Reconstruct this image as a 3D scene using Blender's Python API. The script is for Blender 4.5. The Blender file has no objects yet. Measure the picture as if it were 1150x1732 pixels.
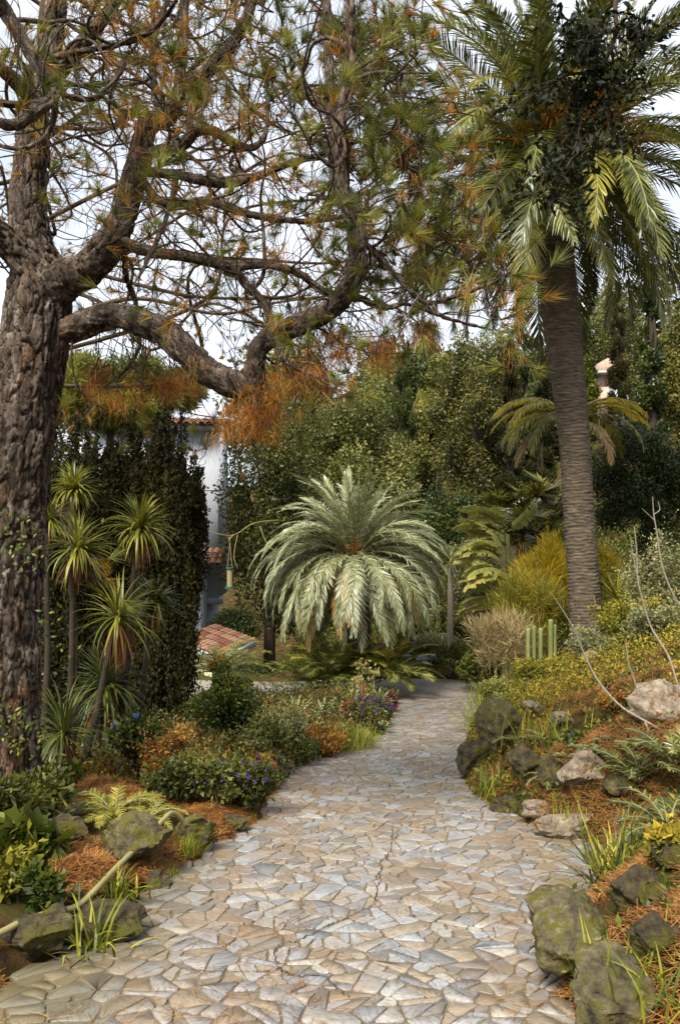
import bpy, math, random
import numpy as np
from mathutils import Vector, Matrix, noise, Euler

PI = math.pi
sc = bpy.context.scene
col = sc.collection
rs = np.random.RandomState(7)
random.seed(7)

# ------------------------------------------------------------------ camera, light, exposure
F = 1400.0            # focal length in photo pixels (photo 1150 x 1732)
CAMZ = 1.6
cam_d = bpy.data.cameras.new('camera')
cam = bpy.data.objects.new('camera', cam_d); col.objects.link(cam)
cam.location = (0, 0, CAMZ); cam.rotation_euler = (math.radians(90), 0, 0)
cam_d.sensor_fit = 'VERTICAL'; cam_d.sensor_height = 36.0; cam_d.lens = 36.0*F/1732
cam_d.clip_start = 0.05; cam_d.clip_end = 3000
sc.camera = cam
SUN_EL, SUN_AZ = 52, 205     # azimuth in degrees clockwise from +Y, the direction the light comes from
w = bpy.data.worlds.new('World'); sc.world = w; w.use_nodes = True
nt = w.node_tree; nt.nodes.clear()
out = nt.nodes.new('ShaderNodeOutputWorld'); bg = nt.nodes.new('ShaderNodeBackground')
sky = nt.nodes.new('ShaderNodeTexSky'); sky.sky_type = 'NISHITA'; sky.sun_disc = False
sky.sun_elevation = math.radians(SUN_EL); sky.sun_rotation = math.radians(SUN_AZ)
sky.dust_density = 2.0; sky.air_density = 1.0
tc = nt.nodes.new('ShaderNodeTexCoord'); nz = nt.nodes.new('ShaderNodeTexNoise')
nz.inputs['Scale'].default_value = 2.2; nz.inputs['Detail'].default_value = 5
mpn = nt.nodes.new('ShaderNodeMapping'); mpn.inputs['Scale'].default_value = (1, 1, 2.2)
rp = nt.nodes.new('ShaderNodeMapRange'); rp.inputs[1].default_value = .3; rp.inputs[2].default_value = .62
rp.inputs[3].default_value = .55; rp.inputs[4].default_value = .90
mx = nt.nodes.new('ShaderNodeMix'); mx.data_type = 'RGBA'
mx.inputs[7].default_value = (9.4, 10.0, 11.0, 1)      # bright thin cloud
nt.links.new(tc.outputs['Generated'], mpn.inputs[0]); nt.links.new(mpn.outputs[0], nz.inputs['Vector'])
nt.links.new(nz.outputs['Fac'], rp.inputs[0]); nt.links.new(rp.outputs[0], mx.inputs[0])
nt.links.new(sky.outputs[0], mx.inputs[6]); nt.links.new(mx.outputs[2], bg.inputs[0])
bg.inputs[1].default_value = 0.068
nt.links.new(bg.outputs[0], out.inputs[0])
sd = bpy.data.lights.new('sun', 'SUN'); sd.energy = 3.8; sd.angle = math.radians(20); sd.color = (1, .94, .83)
so = bpy.data.objects.new('sun', sd); col.objects.link(so)
_a, _e = math.radians(SUN_AZ), math.radians(SUN_EL)
_dir = Vector((math.sin(_a)*math.cos(_e), math.cos(_a)*math.cos(_e), math.sin(_e)))
so.rotation_euler = _dir.to_track_quat('Z', 'Y').to_euler(); so.location = (0, 0, 30)
vs = sc.view_settings; vs.view_transform = 'Standard'; vs.look = 'None'; vs.gamma = 1; vs.use_curve_mapping = False
vs.exposure = 1.0
sc.cycles.max_bounces = 5; sc.cycles.diffuse_bounces = 3; sc.cycles.transmission_bounces = 3
sc.cycles.glossy_bounces = 2; sc.cycles.transparent_max_bounces = 4

# ------------------------------------------------------------------ helpers
class MB:
    """collects polygons of one mesh"""
    def __init__(s): s.v = []; s.n = 0; s.f = []; s.m = []; s.r = []
    def add(s, V, Fc, rnd=None, mat=0):
        V = np.asarray(V, dtype=np.float32).reshape(-1, 3); Fc = np.asarray(Fc, dtype=np.int64)
        s.v.append(V); s.f.append(Fc + s.n); s.n += len(V)
        k = len(Fc); s.m.append(np.full(k, mat, np.int32))
        if rnd is None: rnd = rs.rand(k)
        s.r.append(np.broadcast_to(np.asarray(rnd, np.float32), (k,)))
        return s
    def mesh(s, name, mats, smooth=False):
        me = bpy.data.meshes.new(name)
        V = np.concatenate(s.v); me.vertices.add(len(V)); me.vertices.foreach_set('co', V.ravel())
        li = np.concatenate([f.ravel() for f in s.f]); tot = np.concatenate([np.full(len(f), f.shape[1]) for f in s.f])
        me.loops.add(len(li)); me.loops.foreach_set('vertex_index', li.astype(np.int32))
        me.polygons.add(len(tot)); st = np.concatenate([[0], np.cumsum(tot)[:-1]])
        me.polygons.foreach_set('loop_start', st.astype(np.int32))
        try: me.polygons.foreach_set('loop_total', tot.astype(np.int32))
        except Exception: pass
        me.polygons.foreach_set('material_index', np.concatenate(s.m))
        at = me.attributes.new('rnd', 'FLOAT', 'FACE'); at.data.foreach_set('value', np.concatenate(s.r).astype(np.float32))
        for m in (mats if isinstance(mats, (list, tuple)) else [mats]): me.materials.append(m)
        me.update(calc_edges=True)
        if smooth: me.polygons.foreach_set('use_smooth', np.ones(len(tot), bool))
        return me
    def obj(s, name, mats, parent=None, smooth=False):
        return mk(name, s.mesh(name, mats, smooth), parent)

def mk(name, me, parent=None):
    o = bpy.data.objects.new(name, me); col.objects.link(o)
    if parent is not None: o.parent = parent; o.matrix_parent_inverse = Matrix.Identity(4); o.location = -Vector(parent['_base']) if parent.get('_base') else (0, 0, 0)
    return o
def thing(name, label, cat, loc=(0, 0, 0), group=None):
    o = bpy.data.objects.new(name, None); col.objects.link(o); o.location = loc; o.empty_display_size = .1
    o['_base'] = [float(c) for c in loc]        # parts are modelled in world coordinates and shifted back
    o['label'] = label; o['category'] = cat
    if group: o['group'] = group
    return o
def tag(o, label, cat, group=None):
    o['label'] = label; o['category'] = cat
    if group: o['group'] = group
    return o
def structure(o): o['kind'] = 'structure'; return o
def stuff(o): o['kind'] = 'stuff'; return o

def nrm(a): return a/np.maximum(np.linalg.norm(a, axis=-1, keepdims=True), 1e-9)
def rdir(n): return nrm(rs.randn(n, 3))

def P(px, py, Y): return np.array([(px-575)/F*Y, Y, CAMZ-(py-866)/F*Y])

# ------------------------------------------------------------------ terrain
SL = 0.14
def Ypath(py): return CAMZ/((py-866)/F-SL)
_R = [(1732, 975), (1650, 935), (1600, 925), (1560, 960), (1500, 1040), (1470, 1060), (1430, 1010), (1400, 915), (1370, 840), (1340, 800), (1300, 778), (1250, 795), (1200, 812), (1168, 805)]
_L = [(1732, -60), (1650, 10), (1600, 130), (1560, 200), (1500, 265), (1450, 330), (1400, 420), (1350, 455), (1300, 500), (1280, 560), (1240, 650), (1200, 668), (1182, 680)]
RY = np.array([Ypath(a) for a, b in _R]); RX = np.array([(b-575)/F*Ypath(a) for a, b in _R])
LY = np.array([Ypath(a) for a, b in _L]); LX = np.array([(b-575)/F*Ypath(a) for a, b in _L])
def xr(Y): return np.interp(Y, RY, RX)
def xl(Y): return np.interp(Y, LY, LX)
def sm(a, b, t): t = np.clip((t-a)/(b-a), 0, 1); return t*t*(3-2*t)
def pz(Y):
    z = -SL*np.clip(Y, -30, 19.5)
    return z
def hgt(x, Y, bump=True):
    x = np.asarray(x, float); Y = np.asarray(Y, float)
    b = pz(Y)
    dr = np.maximum(x-xr(Y), 0); dl = np.maximum(xl(Y)-x, 0)
    near = sm(21.3, 22.3, Y)
    right = 1.25*(1-np.exp(-dr/1.9))+.17*np.minimum(dr, 30)
    left = .26*(1-np.exp(-dl/.35)) - .05*np.minimum(dl, 12)
    lane = sm(17.6, 18.3, Y)*(1-near)*(1-sm(3.4, 4.4, x))
    z = b + (right+left)*(1-lane)
    back = near*(.30+.13*np.clip(Y-22, 0, 60))
    drop = sm(0, -2.5, x)*sm(21.6, 23.5, Y)*(2.4+.13*np.clip(Y-22, 0, 60))
    z = np.where(Y > 21.3, b+back*(1-0) + right*near*(x > xr(21)) - drop + left*0, z)
    z = z + sm(34, 120, Y)*10*(1-lane)
    if bump:
        off = np.minimum(1, (dr+dl)*3)*(1-lane)
        z = z + off*(.05*np.sin(x*3.1+1.3)*np.cos(Y*2.7)+.03*np.sin(x*7.3+Y*5.1)+.02*np.cos(x*13.7-Y*11.3))
    # the bed lies a little under the paving where paving is
    z = z - .06*(1-np.minimum(1, (dr+dl)*12))*(Y < 18.3) - .03*lane
    return z
def gz(x, Y): return float(hgt(x, Y))
def hit(px, py):
    """ray through a photo pixel down to the ground"""
    Ys = np.linspace(2.2, 60, 4000); x = (px-575)/F*Ys; z = CAMZ-(py-866)/F*Ys
    k = np.argmax(hgt(x, Ys) >= z)
    if k == 0: k = 3999
    return float(x[k]), float(Ys[k]), float(hgt(x[k], Ys[k]))
def G(px, Y):
    x = (px-575)/F*Y; return float(x), float(Y), gz(x, Y)

# ------------------------------------------------------------------ materials
def newmat(name):
    m = bpy.data.materials.new(name); m.use_nodes = True; t = m.node_tree; t.nodes.clear()
    o = t.nodes.new('ShaderNodeOutputMaterial'); return m, t, o
def N(t, typ, **kw):
    n = t.nodes.new(typ)
    for k, v in kw.items(): setattr(n, k, v)
    return n
def ramp(t, cols, interp='LINEAR'):
    r = t.nodes.new('ShaderNodeValToRGB'); r.color_ramp.interpolation = interp
    e = r.color_ramp.elements
    while len(e) < len(cols): e.new(.5)
    for k, (p, c) in enumerate(cols): e[k].position = p; e[k].color = (*c, 1)
    return r
def leafmat(name, cols, trans=.3, rough=.5, spec=.35, nscale=1.5, namt=.45, objrnd=.0, tint=True):
    m, t, o = newmat(name); L = t.links.new
    at = N(t, 'ShaderNodeAttribute', attribute_name='rnd')
    geo = N(t, 'ShaderNodeNewGeometry'); no = N(t, 'ShaderNodeTexNoise'); no.inputs['Scale'].default_value = nscale; no.inputs['Detail'].default_value = 2
    L(geo.outputs['Position'], no.inputs['Vector'])
    ma = N(t, 'ShaderNodeMath', operation='MULTIPLY_ADD'); ma.inputs[1].default_value = 2*namt; ma.inputs[2].default_value = -namt
    L(no.outputs['Fac'], ma.inputs[0])
    ad = N(t, 'ShaderNodeMath', operation='ADD'); ad.use_clamp = True
    L(at.outputs['Fac'], ad.inputs[0]); L(ma.outputs[0], ad.inputs[1])
    src = ad
    if objrnd:
        oi = N(t, 'ShaderNodeObjectInfo'); mb = N(t, 'ShaderNodeMath', operation='MULTIPLY_ADD')
        mb.inputs[1].default_value = 2*objrnd; mb.inputs[2].default_value = -objrnd; L(oi.outputs['Random'], mb.inputs[0])
        ad2 = N(t, 'ShaderNodeMath', operation='ADD'); ad2.use_clamp = True
        L(ad.outputs[0], ad2.inputs[0]); L(mb.outputs[0], ad2.inputs[1]); src = ad2
    if tint: cols = [(c[0]*1.12, c[1]*.98, c[2]*.65) for c in cols]
    n = len(cols); r = ramp(t, [(i/max(1, n-1), c) for i, c in enumerate(cols)])
    L(src.outputs[0], r.inputs[0])
    p = N(t, 'ShaderNodeBsdfPrincipled'); p.inputs['Roughness'].default_value = rough; p.inputs['Specular IOR Level'].default_value = spec
    L(r.outputs[0], p.inputs['Base Color'])
    tr = N(t, 'ShaderNodeBsdfTranslucent'); L(r.outputs[0], tr.inputs['Color'])
    mxs = N(t, 'ShaderNodeMixShader'); mxs.inputs[0].default_value = trans
    L(p.outputs[0], mxs.inputs[1]); L(tr.outputs[0], mxs.inputs[2]); L(mxs.outputs[0], o.inputs[0])
    return m
def roughmat(name, cols, scale=4, plate=0, stretch=(1, 1, 1), detail=8, rough=.85, bump=.5, bdist=.02, spec=.25, kind='noise', bscale=None, overlay=None, coords='Object'):
    m, t, o = newmat(name); L = t.links.new
    tcn = N(t, 'ShaderNodeTexCoord'); mp = N(t, 'ShaderNodeMapping'); mp.inputs['Scale'].default_value = stretch
    L(tcn.outputs[coords], mp.inputs[0])
    no = N(t, 'ShaderNodeTexNoise'); no.inputs['Scale'].default_value = scale; no.inputs['Detail'].default_value = detail; no.inputs['Roughness'].default_value = .62
    L(mp.outputs[0], no.inputs['Vector'])
    n = len(cols); r = ramp(t, [(.28+.44*i/max(1, n-1), c) for i, c in enumerate(cols)])
    L(no.outputs['Fac'], r.inputs[0]); last = r.outputs[0]
    p = N(t, 'ShaderNodeBsdfPrincipled'); p.inputs['Roughness'].default_value = rough; p.inputs['Specular IOR Level'].default_value = spec
    if overlay:
        oc, osc, lo, hi = overlay
        n2 = N(t, 'ShaderNodeTexNoise'); n2.inputs['Scale'].default_value = osc; n2.inputs['Detail'].default_value = 6; n2.inputs['Roughness'].default_value = .7
        L(mp.outputs[0], n2.inputs['Vector'])
        mr = N(t, 'ShaderNodeMapRange'); mr.inputs[1].default_value = lo; mr.inputs[2].default_value = hi; L(n2.outputs['Fac'], mr.inputs[0])
        mi = N(t, 'ShaderNodeMix', data_type='RGBA'); mi.inputs[7].default_value = (*oc, 1)
        L(mr.outputs[0], mi.inputs[0]); L(last, mi.inputs[6]); last = mi.outputs[2]
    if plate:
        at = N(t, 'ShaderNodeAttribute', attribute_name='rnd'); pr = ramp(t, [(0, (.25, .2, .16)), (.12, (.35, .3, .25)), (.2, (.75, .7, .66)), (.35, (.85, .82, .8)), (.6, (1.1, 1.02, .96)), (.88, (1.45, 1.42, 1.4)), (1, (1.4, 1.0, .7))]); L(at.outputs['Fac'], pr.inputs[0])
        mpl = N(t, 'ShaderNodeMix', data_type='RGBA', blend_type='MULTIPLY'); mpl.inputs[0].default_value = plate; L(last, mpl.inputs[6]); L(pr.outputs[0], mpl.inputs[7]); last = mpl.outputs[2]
    L(last, p.inputs['Base Color'])
    bn = N(t, 'ShaderNodeTexNoise'); bn.inputs['Scale'].default_value = bscale or scale*4; bn.inputs['Detail'].default_value = 8; bn.inputs['Roughness'].default_value = .7
    L(mp.outputs[0], bn.inputs['Vector'])
    b = N(t, 'ShaderNodeBump'); b.inputs['Strength'].default_value = bump; b.inputs['Distance'].default_value = bdist
    L(bn.outputs['Fac'], b.inputs['Height']); L(b.outputs[0], p.inputs['Normal']); L(p.outputs[0], o.inputs[0])
    return m

M = {}
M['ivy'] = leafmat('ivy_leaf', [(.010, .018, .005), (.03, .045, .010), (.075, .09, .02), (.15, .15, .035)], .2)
M['olive'] = leafmat('olive_leaf', [(.018, .028, .008), (.06, .08, .024), (.14, .165, .055), (.26, .28, .12)], .3)
M['bright'] = leafmat('bright_leaf', [(.035, .05, .012), (.10, .125, .035), (.19, .22, .065), (.30, .32, .12)], .3)
M['conifer'] = leafmat('conifer_leaf', [(.012, .018, .005), (.045, .055, .014), (.10, .11, .03), (.17, .17, .05)], .2)
M['darkhedge'] = leafmat('dark_hedge_leaf', [(.008, .016, .005), (.022, .038, .010), (.05, .075, .018), (.10, .13, .03)], .2, .4)
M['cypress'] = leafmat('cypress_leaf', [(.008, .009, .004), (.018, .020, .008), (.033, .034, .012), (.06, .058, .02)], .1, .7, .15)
M['yellowtree'] = leafmat('yellow_green_leaf', [(.03, .04, .010), (.09, .10, .028), (.18, .185, .055), (.30, .29, .11)], .3)
M['greygreen'] = leafmat('grey_green_leaf', [(.05, .06, .035), (.12, .14, .08), (.22, .25, .15), (.34, .36, .24)], .25)
M['mid'] = leafmat('mid_green_leaf', [(.014, .028, .006), (.04, .065, .012), (.09, .12, .02), (.19, .21, .04)], .3)
M['yellow'] = leafmat('yellow_feather', [(.12, .12, .015), (.30, .26, .02), (.48, .40, .03), (.58, .46, .05)], .35, namt=.5)
M['orange'] = leafmat('rusty_leaf', [(.05, .024, .008), (.17, .075, .014), (.34, .16, .025), (.44, .27, .06)], .3, tint=False)
M['needle_green'] = leafmat('green_needle', [(.03, .05, .012), (.09, .12, .025), (.18, .21, .045), (.32, .32, .08)], .35, .45, nscale=1.2)
M['needle_mix'] = leafmat('mixed_needle', [(.05, .055, .010), (.14, .12, .02), (.28, .17, .022), (.38, .17, .02)], .3, nscale=1.0, namt=.6)
M['needle_dead'] = leafmat('dead_needle', [(.10, .035, .008), (.26, .090, .012), (.44, .17, .018), (.5, .25, .035)], .35, nscale=2, tint=False)
M['litter'] = leafmat('fallen_needle', [(.07, .025, .007), (.19, .072, .016), (.36, .15, .03), (.46, .26, .08)], .1, .7, nscale=2, tint=False)
M['palm_silver'] = leafmat('silver_palm_leaf', [(.09, .10, .03), (.23, .25, .10), (.42, .44, .25), (.62, .62, .48)], .22, .36, .5, 3, .25, .2, tint=False)
M['palm_brown'] = leafmat('dry_palm_leaf', [(.25, .17, .09), (.42, .30, .17), (.5, .4, .26)], .2, .6, .2, 3, .25, .2)
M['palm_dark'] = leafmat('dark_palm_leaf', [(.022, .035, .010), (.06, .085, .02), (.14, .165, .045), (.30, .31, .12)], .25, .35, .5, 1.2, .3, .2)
M['palm_lit'] = leafmat('lit_yellow_palm_leaf', [(.05, .07, .012), (.12, .14, .025), (.24, .25, .045), (.42, .38, .08)], .3, .4, .4, 1.2, .3, .12)  # brighter, yellower copy of the dark palm leaf: lit fronds painted in colour
M['palm_gold'] = leafmat('golden_palm_leaf', [(.30, .26, .03), (.52, .42, .03), (.70, .54, .04), (.66, .56, .18)], .45, .45, .3, 2, .3, .2, tint=False)
M['rachis'] = leafmat('palm_midrib', [(.15, .16, .06), (.24, .23, .11)], 0, .5, tint=False)
M['rachis_or'] = leafmat('orange_stalk', [(.34, .13, .015), (.56, .25, .03)], .1, .5, tint=False)
M['cordy'] = leafmat('sword_leaf', [(.035, .055, .015), (.10, .13, .03), (.22, .24, .045), (.42, .40, .07)], .25, .4, .4, 5, .35)
M['cordy_dark'] = leafmat('shaded_sword_leaf', [(.015, .03, .01), (.04, .065, .018), (.09, .12, .03), (.16, .18, .05)], .2, .4, .4, 5, .35)  # darker copy of the sword leaf: shade on these heads put into the colour
M['cordy_dead'] = leafmat('dead_sword_leaf', [(.05, .02, .008), (.11, .05, .018), (.2, .1, .035)], .2, .7)
M['agave'] = leafmat('agave_leaf', [(.09, .14, .07), (.18, .25, .14), (.28, .35, .22), (.4, .45, .3)], .15, .45, .4)
M['grass'] = leafmat('grass_blade', [(.05, .08, .012), (.13, .18, .02), (.27, .32, .045), (.42, .42, .09)], .3, .45, .4, 3, .3)
M['banana'] = leafmat('banana_leaf', [(.06, .095, .02), (.16, .21, .05), (.32, .35, .12), (.46, .42, .18)], .4, .4, .4, 2, .2, .15)
M['oak'] = leafmat('shaded_oak_leaf', [(.008, .014, .006), (.018, .028, .010), (.03, .042, .014)], .12, .6, .2)  # below real oak tone: the branch's backlit shade is put into the colour
M['moss'] = leafmat('moss_leaf', [(.04, .055, .010), (.12, .135, .022), (.23, .225, .035), (.40, .31, .05)], .2, .7, .2, 1.3, .6)
M['purple'] = leafmat('purple_petal', [(.05, .02, .16), (.12, .05, .34), (.22, .14, .55)], .2)
M['blue'] = leafmat('blue_petal', [(.05, .12, .6), (.12, .22, .8)], .2)
M['redpetal'] = leafmat('red_petal', [(.35, .02, .01), (.7, .08, .02)], .2)
M['darkred'] = leafmat('dark_red_leaf', [(.05, .008, .01), (.16, .02, .02), (.3, .05, .04)], .2)
M['paleflower'] = leafmat('pale_petal', [(.22, .22, .10), (.38, .37, .2)], .2)
M['wisp'] = leafmat('dry_wisp', [(.16, .14, .09), (.30, .26, .17), (.44, .40, .30)], .2, .7)
M['twig'] = roughmat('twig_bark', [(.03, .02, .012), (.09, .06, .035)], 12, bump=.3)
M['paletwig'] = roughmat('pale_twig_bark', [(.13, .105, .075), (.36, .31, .24)], 40, bump=.3)
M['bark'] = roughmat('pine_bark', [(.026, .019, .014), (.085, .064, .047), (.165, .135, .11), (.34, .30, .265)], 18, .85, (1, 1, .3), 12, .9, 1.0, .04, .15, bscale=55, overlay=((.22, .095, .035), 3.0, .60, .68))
M['palmbark'] = roughmat('palm_bark', [(.045, .034, .024), (.11, .085, .058), (.22, .175, .125)], 6, 0, (1, 1, 5), 8, .9, .9, .02, .15, bscale=18)
M['vine'] = roughmat('vine_bark', [(.16, .13, .04), (.30, .25, .08)], 12, bump=.4)
M['plainbark'] = roughmat('grey_bark', [(.02, .015, .010), (.065, .048, .032)], 9, stretch=(1, 1, .3), bump=.8)
M['rock'] = roughmat('lichen_rock', [(.03, .025, .014), (.10, .082, .042), (.20, .17, .09), (.44, .40, .28)], 13, detail=14, bump=1.0, bdist=.05, bscale=24, overlay=((.13, .115, .022), 11.0, .48, .55))
M['rock_pale'] = roughmat('pale_rock', [(.10, .07, .045), (.30, .24, .17), (.52, .45, .34)], 13, detail=14, bump=1.0, bdist=.05, bscale=24, overlay=((.20, .10, .03), 8.0, .54, .6))
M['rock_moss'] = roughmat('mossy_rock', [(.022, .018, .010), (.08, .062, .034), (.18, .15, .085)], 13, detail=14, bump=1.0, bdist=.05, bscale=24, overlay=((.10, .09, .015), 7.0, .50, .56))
M['rock_blue'] = roughmat('blue_rock', [(.12, .14, .17), (.28, .31, .36)], 4, bump=.7)
M['white'] = roughmat('white_render', [(.46, .49, .55), (.56, .58, .62)], 1.2, stretch=(1, 1, .4), rough=.8, bump=.08)
M['cream'] = roughmat('cream_render', [(.62, .56, .38), (.74, .68, .5)], 1.2, rough=.8, bump=.08)
M['stucco'] = roughmat('stained_render', [(.28, .26, .28), (.55, .56, .6)], 1.5, stretch=(2, 2, .25), rough=.8, bump=.1)
M['pink'] = roughmat('pink_render', [(.32, .20, .14), (.50, .38, .30)], 3, rough=.8, bump=.2)
M['tile'] = leafmat('clay_tile', [(.16, .07, .04), (.26, .12, .07), (.35, .18, .11), (.25, .17, .12)], 0, .8, .2, 4, .2, tint=False)
M['asphalt'] = roughmat('grey_lane', [(.19, .17, .15), (.31, .28, .25)], 14, bump=.4, overlay=((.17, .11, .06), 1.5, .5, .65))
M['paint'] = roughmat('white_paint', [(.7, .7, .7), (.8, .8, .8)], 6, bump=.1)
M['hose'] = roughmat('green_hose', [(.19, .17, .06), (.30, .27, .11)], 5, rough=.5, bump=.1, spec=.5)
M['concrete'] = roughmat('pale_concrete', [(.32, .31, .28), (.55, .54, .5)], 3, bump=.4)
M['crack'] = roughmat('dark_crack', [(.03, .022, .012), (.07, .05, .025)], 20, bump=.3)
M['feedergreen'] = roughmat('green_plastic', [(.02, .08, .05), (.03, .12, .07)], 5, rough=.5, bump=.05)
M['seed'] = roughmat('bird_seed', [(.15, .12, .05), (.4, .34, .2)], 60, bump=.4)
M['cactus'] = roughmat('cactus_skin', [(.12, .14, .04), (.26, .26, .09)], 6, stretch=(1, 1, .3), rough=.6, bump=.2)

def stonemat():
    m, t, o = newmat('paving_stone'); L = t.links.new
    at = N(t, 'ShaderNodeAttribute', attribute_name='rnd'); geo = N(t, 'ShaderNodeNewGeometry')
    r = ramp(t, [(0, (.215, .225, .245)), (.12, (.29, .30, .32)), (.24, (.16, .16, .165)), (.34, (.30, .29, .275)), (.46, (.215, .175, .13)), (.58, (.27, .23, .18)), (.70, (.235, .19, .155)), (.79, (.185, .17, .145)), (.87, (.25, .255, .265)), (.94, (.35, .33, .29))], 'CONSTANT')
    L(at.outputs['Fac'], r.inputs[0])
    mu = N(t, 'ShaderNodeMath', operation='MULTIPLY'); mu.inputs[1].default_value = 91.7; L(at.outputs['Fac'], mu.inputs[0])
    vr = N(t, 'ShaderNodeVectorRotate', rotation_type='Z_AXIS'); L(geo.outputs['Position'], vr.inputs['Vector']); L(mu.outputs[0], vr.inputs['Angle'])
    mp = N(t, 'ShaderNodeMapping'); mp.inputs['Scale'].default_value = (7, 34, 7); L(vr.outputs[0], mp.inputs[0])
    no = N(t, 'ShaderNodeTexNoise'); no.inputs['Scale'].default_value = 3.2; no.inputs['Detail'].default_value = 8; no.inputs['Roughness'].default_value = .65; no.inputs['Distortion'].default_value = .15
    L(mp.outputs[0], no.inputs['Vector'])
    rr = ramp(t, [(.34, (.28, .22, .16)), (.47, (.92, .90, .86)), (.66, (1.35, 1.33, 1.28))]); L(no.outputs['Fac'], rr.inputs[0])
    mm = N(t, 'ShaderNodeMix', data_type='RGBA', blend_type='MULTIPLY'); mm.inputs[0].default_value = .8
    L(r.outputs[0], mm.inputs[6]); L(rr.outputs[0], mm.inputs[7])
    # rusty stain left by the pine needles, and moss with painted shade towards the damp left edge
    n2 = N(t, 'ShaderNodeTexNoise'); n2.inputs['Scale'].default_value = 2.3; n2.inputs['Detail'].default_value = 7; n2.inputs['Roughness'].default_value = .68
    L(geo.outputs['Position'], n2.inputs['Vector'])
    mr = N(t, 'ShaderNodeMapRange'); mr.inputs[1].default_value = .42; mr.inputs[2].default_value = .66; mr.inputs[4].default_value = .68; L(n2.outputs['Fac'], mr.inputs[0])
    mi = N(t, 'ShaderNodeMix', data_type='RGBA'); mi.inputs[7].default_value = (.20, .125, .058, 1); L(mr.outputs[0], mi.inputs[0]); L(mm.outputs[2], mi.inputs[6])
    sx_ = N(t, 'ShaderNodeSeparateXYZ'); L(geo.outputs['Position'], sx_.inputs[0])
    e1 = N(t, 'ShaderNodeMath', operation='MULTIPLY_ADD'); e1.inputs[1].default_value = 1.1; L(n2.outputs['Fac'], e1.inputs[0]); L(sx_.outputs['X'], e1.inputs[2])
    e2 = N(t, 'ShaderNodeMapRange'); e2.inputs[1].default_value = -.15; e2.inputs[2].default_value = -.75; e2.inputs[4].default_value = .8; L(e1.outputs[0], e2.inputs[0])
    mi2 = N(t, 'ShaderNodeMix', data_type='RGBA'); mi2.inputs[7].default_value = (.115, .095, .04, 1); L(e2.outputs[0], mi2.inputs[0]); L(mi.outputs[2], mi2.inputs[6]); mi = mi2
    p = N(t, 'ShaderNodeBsdfPrincipled'); p.inputs['Specular IOR Level'].default_value = .5
    rg = N(t, 'ShaderNodeMapRange'); rg.inputs[3].default_value = .28; rg.inputs[4].default_value = .62; L(no.outputs['Fac'], rg.inputs[0]); L(rg.outputs[0], p.inputs['Roughness'])
    b = N(t, 'ShaderNodeBump'); b.inputs['Strength'].default_value = .3; b.inputs['Distance'].default_value = .0025
    L(no.outputs['Fac'], b.inputs['Height']); L(b.outputs[0], p.inputs['Normal'])
    L(mi.outputs[2], p.inputs['Base Color']); L(p.outputs[0], o.inputs[0]); return m
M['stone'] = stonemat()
M['mortar'] = roughmat('mortar', [(.06, .042, .024), (.14, .105, .062), (.24, .19, .125)], 9, rough=.85, bump=.6, bdist=.006, bscale=40)
M['soil'] = roughmat('garden_soil', [(.012, .009, .004), (.04, .026, .010), (.10, .055, .018), (.09, .08, .02)], 3.2, detail=12, rough=.95, bump=1.0, bdist=.05, bscale=22, spec=.1, overlay=((.05, .06, .012), .8, .48, .6))

# ------------------------------------------------------------------ geometry generators
def frames(D):
    up = np.zeros_like(D); up[..., 2] = 1
    bad = np.abs(D[..., 2]) > .93
    up[bad] = (1, 0, 0)
    A = nrm(np.cross(D, up)); B = np.cross(D, A); return A, B
def tubes(mb, Pn, R, n=4, mat=0, rnd=None):
    """Pn (N,K,3), R (N,K)"""
    Nn, K = R.shape
    D = np.zeros_like(Pn); D[:, 1:-1] = Pn[:, 2:]-Pn[:, :-2]; D[:, 0] = Pn[:, 1]-Pn[:, 0]; D[:, -1] = Pn[:, -1]-Pn[:, -2]
    D = nrm(D)
    # parallel transport
    A = np.zeros_like(D); a0, _ = frames(D[:, 0]); A[:, 0] = a0
    for k in range(1, K):
        a = A[:, k-1]-D[:, k]*np.sum(A[:, k-1]*D[:, k], -1, keepdims=True); A[:, k] = nrm(a)
    B = np.cross(D, A)
    th = np.arange(n)*2*PI/n
    V = Pn[:, :, None]+R[:, :, None, None]*(A[:, :, None]*np.cos(th)[:, None]+B[:, :, None]*np.sin(th)[:, None])
    i = np.arange(Nn)[:, None, None]*K*n; k = np.arange(K-1)[None, :, None]*n; j = np.arange(n)[None, None]
    j2 = (j+1) % n
    q = np.stack([i+k+j, i+k+j2, i+k+n+j2, i+k+n+j], -1).reshape(-1, 4)
    mb.add(V.reshape(-1, 3), q, rnd if rnd is None else rnd, mat)
    return mb
def smooth_path(pts, m=8):
    pts = np.asarray(pts, float); n = len(pts); outp = []
    for i in range(n-1):
        p0 = pts[max(i-1, 0)]; p1 = pts[i]; p2 = pts[i+1]; p3 = pts[min(i+2, n-1)]
        for t in np.arange(m)/m:
            outp.append(.5*((2*p1)+(-p0+p2)*t+(2*p0-5*p1+4*p2-p3)*t*t+(-p0+3*p1-3*p2+p3)*t**3))
    outp.append(pts[-1]); return np.array(outp)
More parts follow.
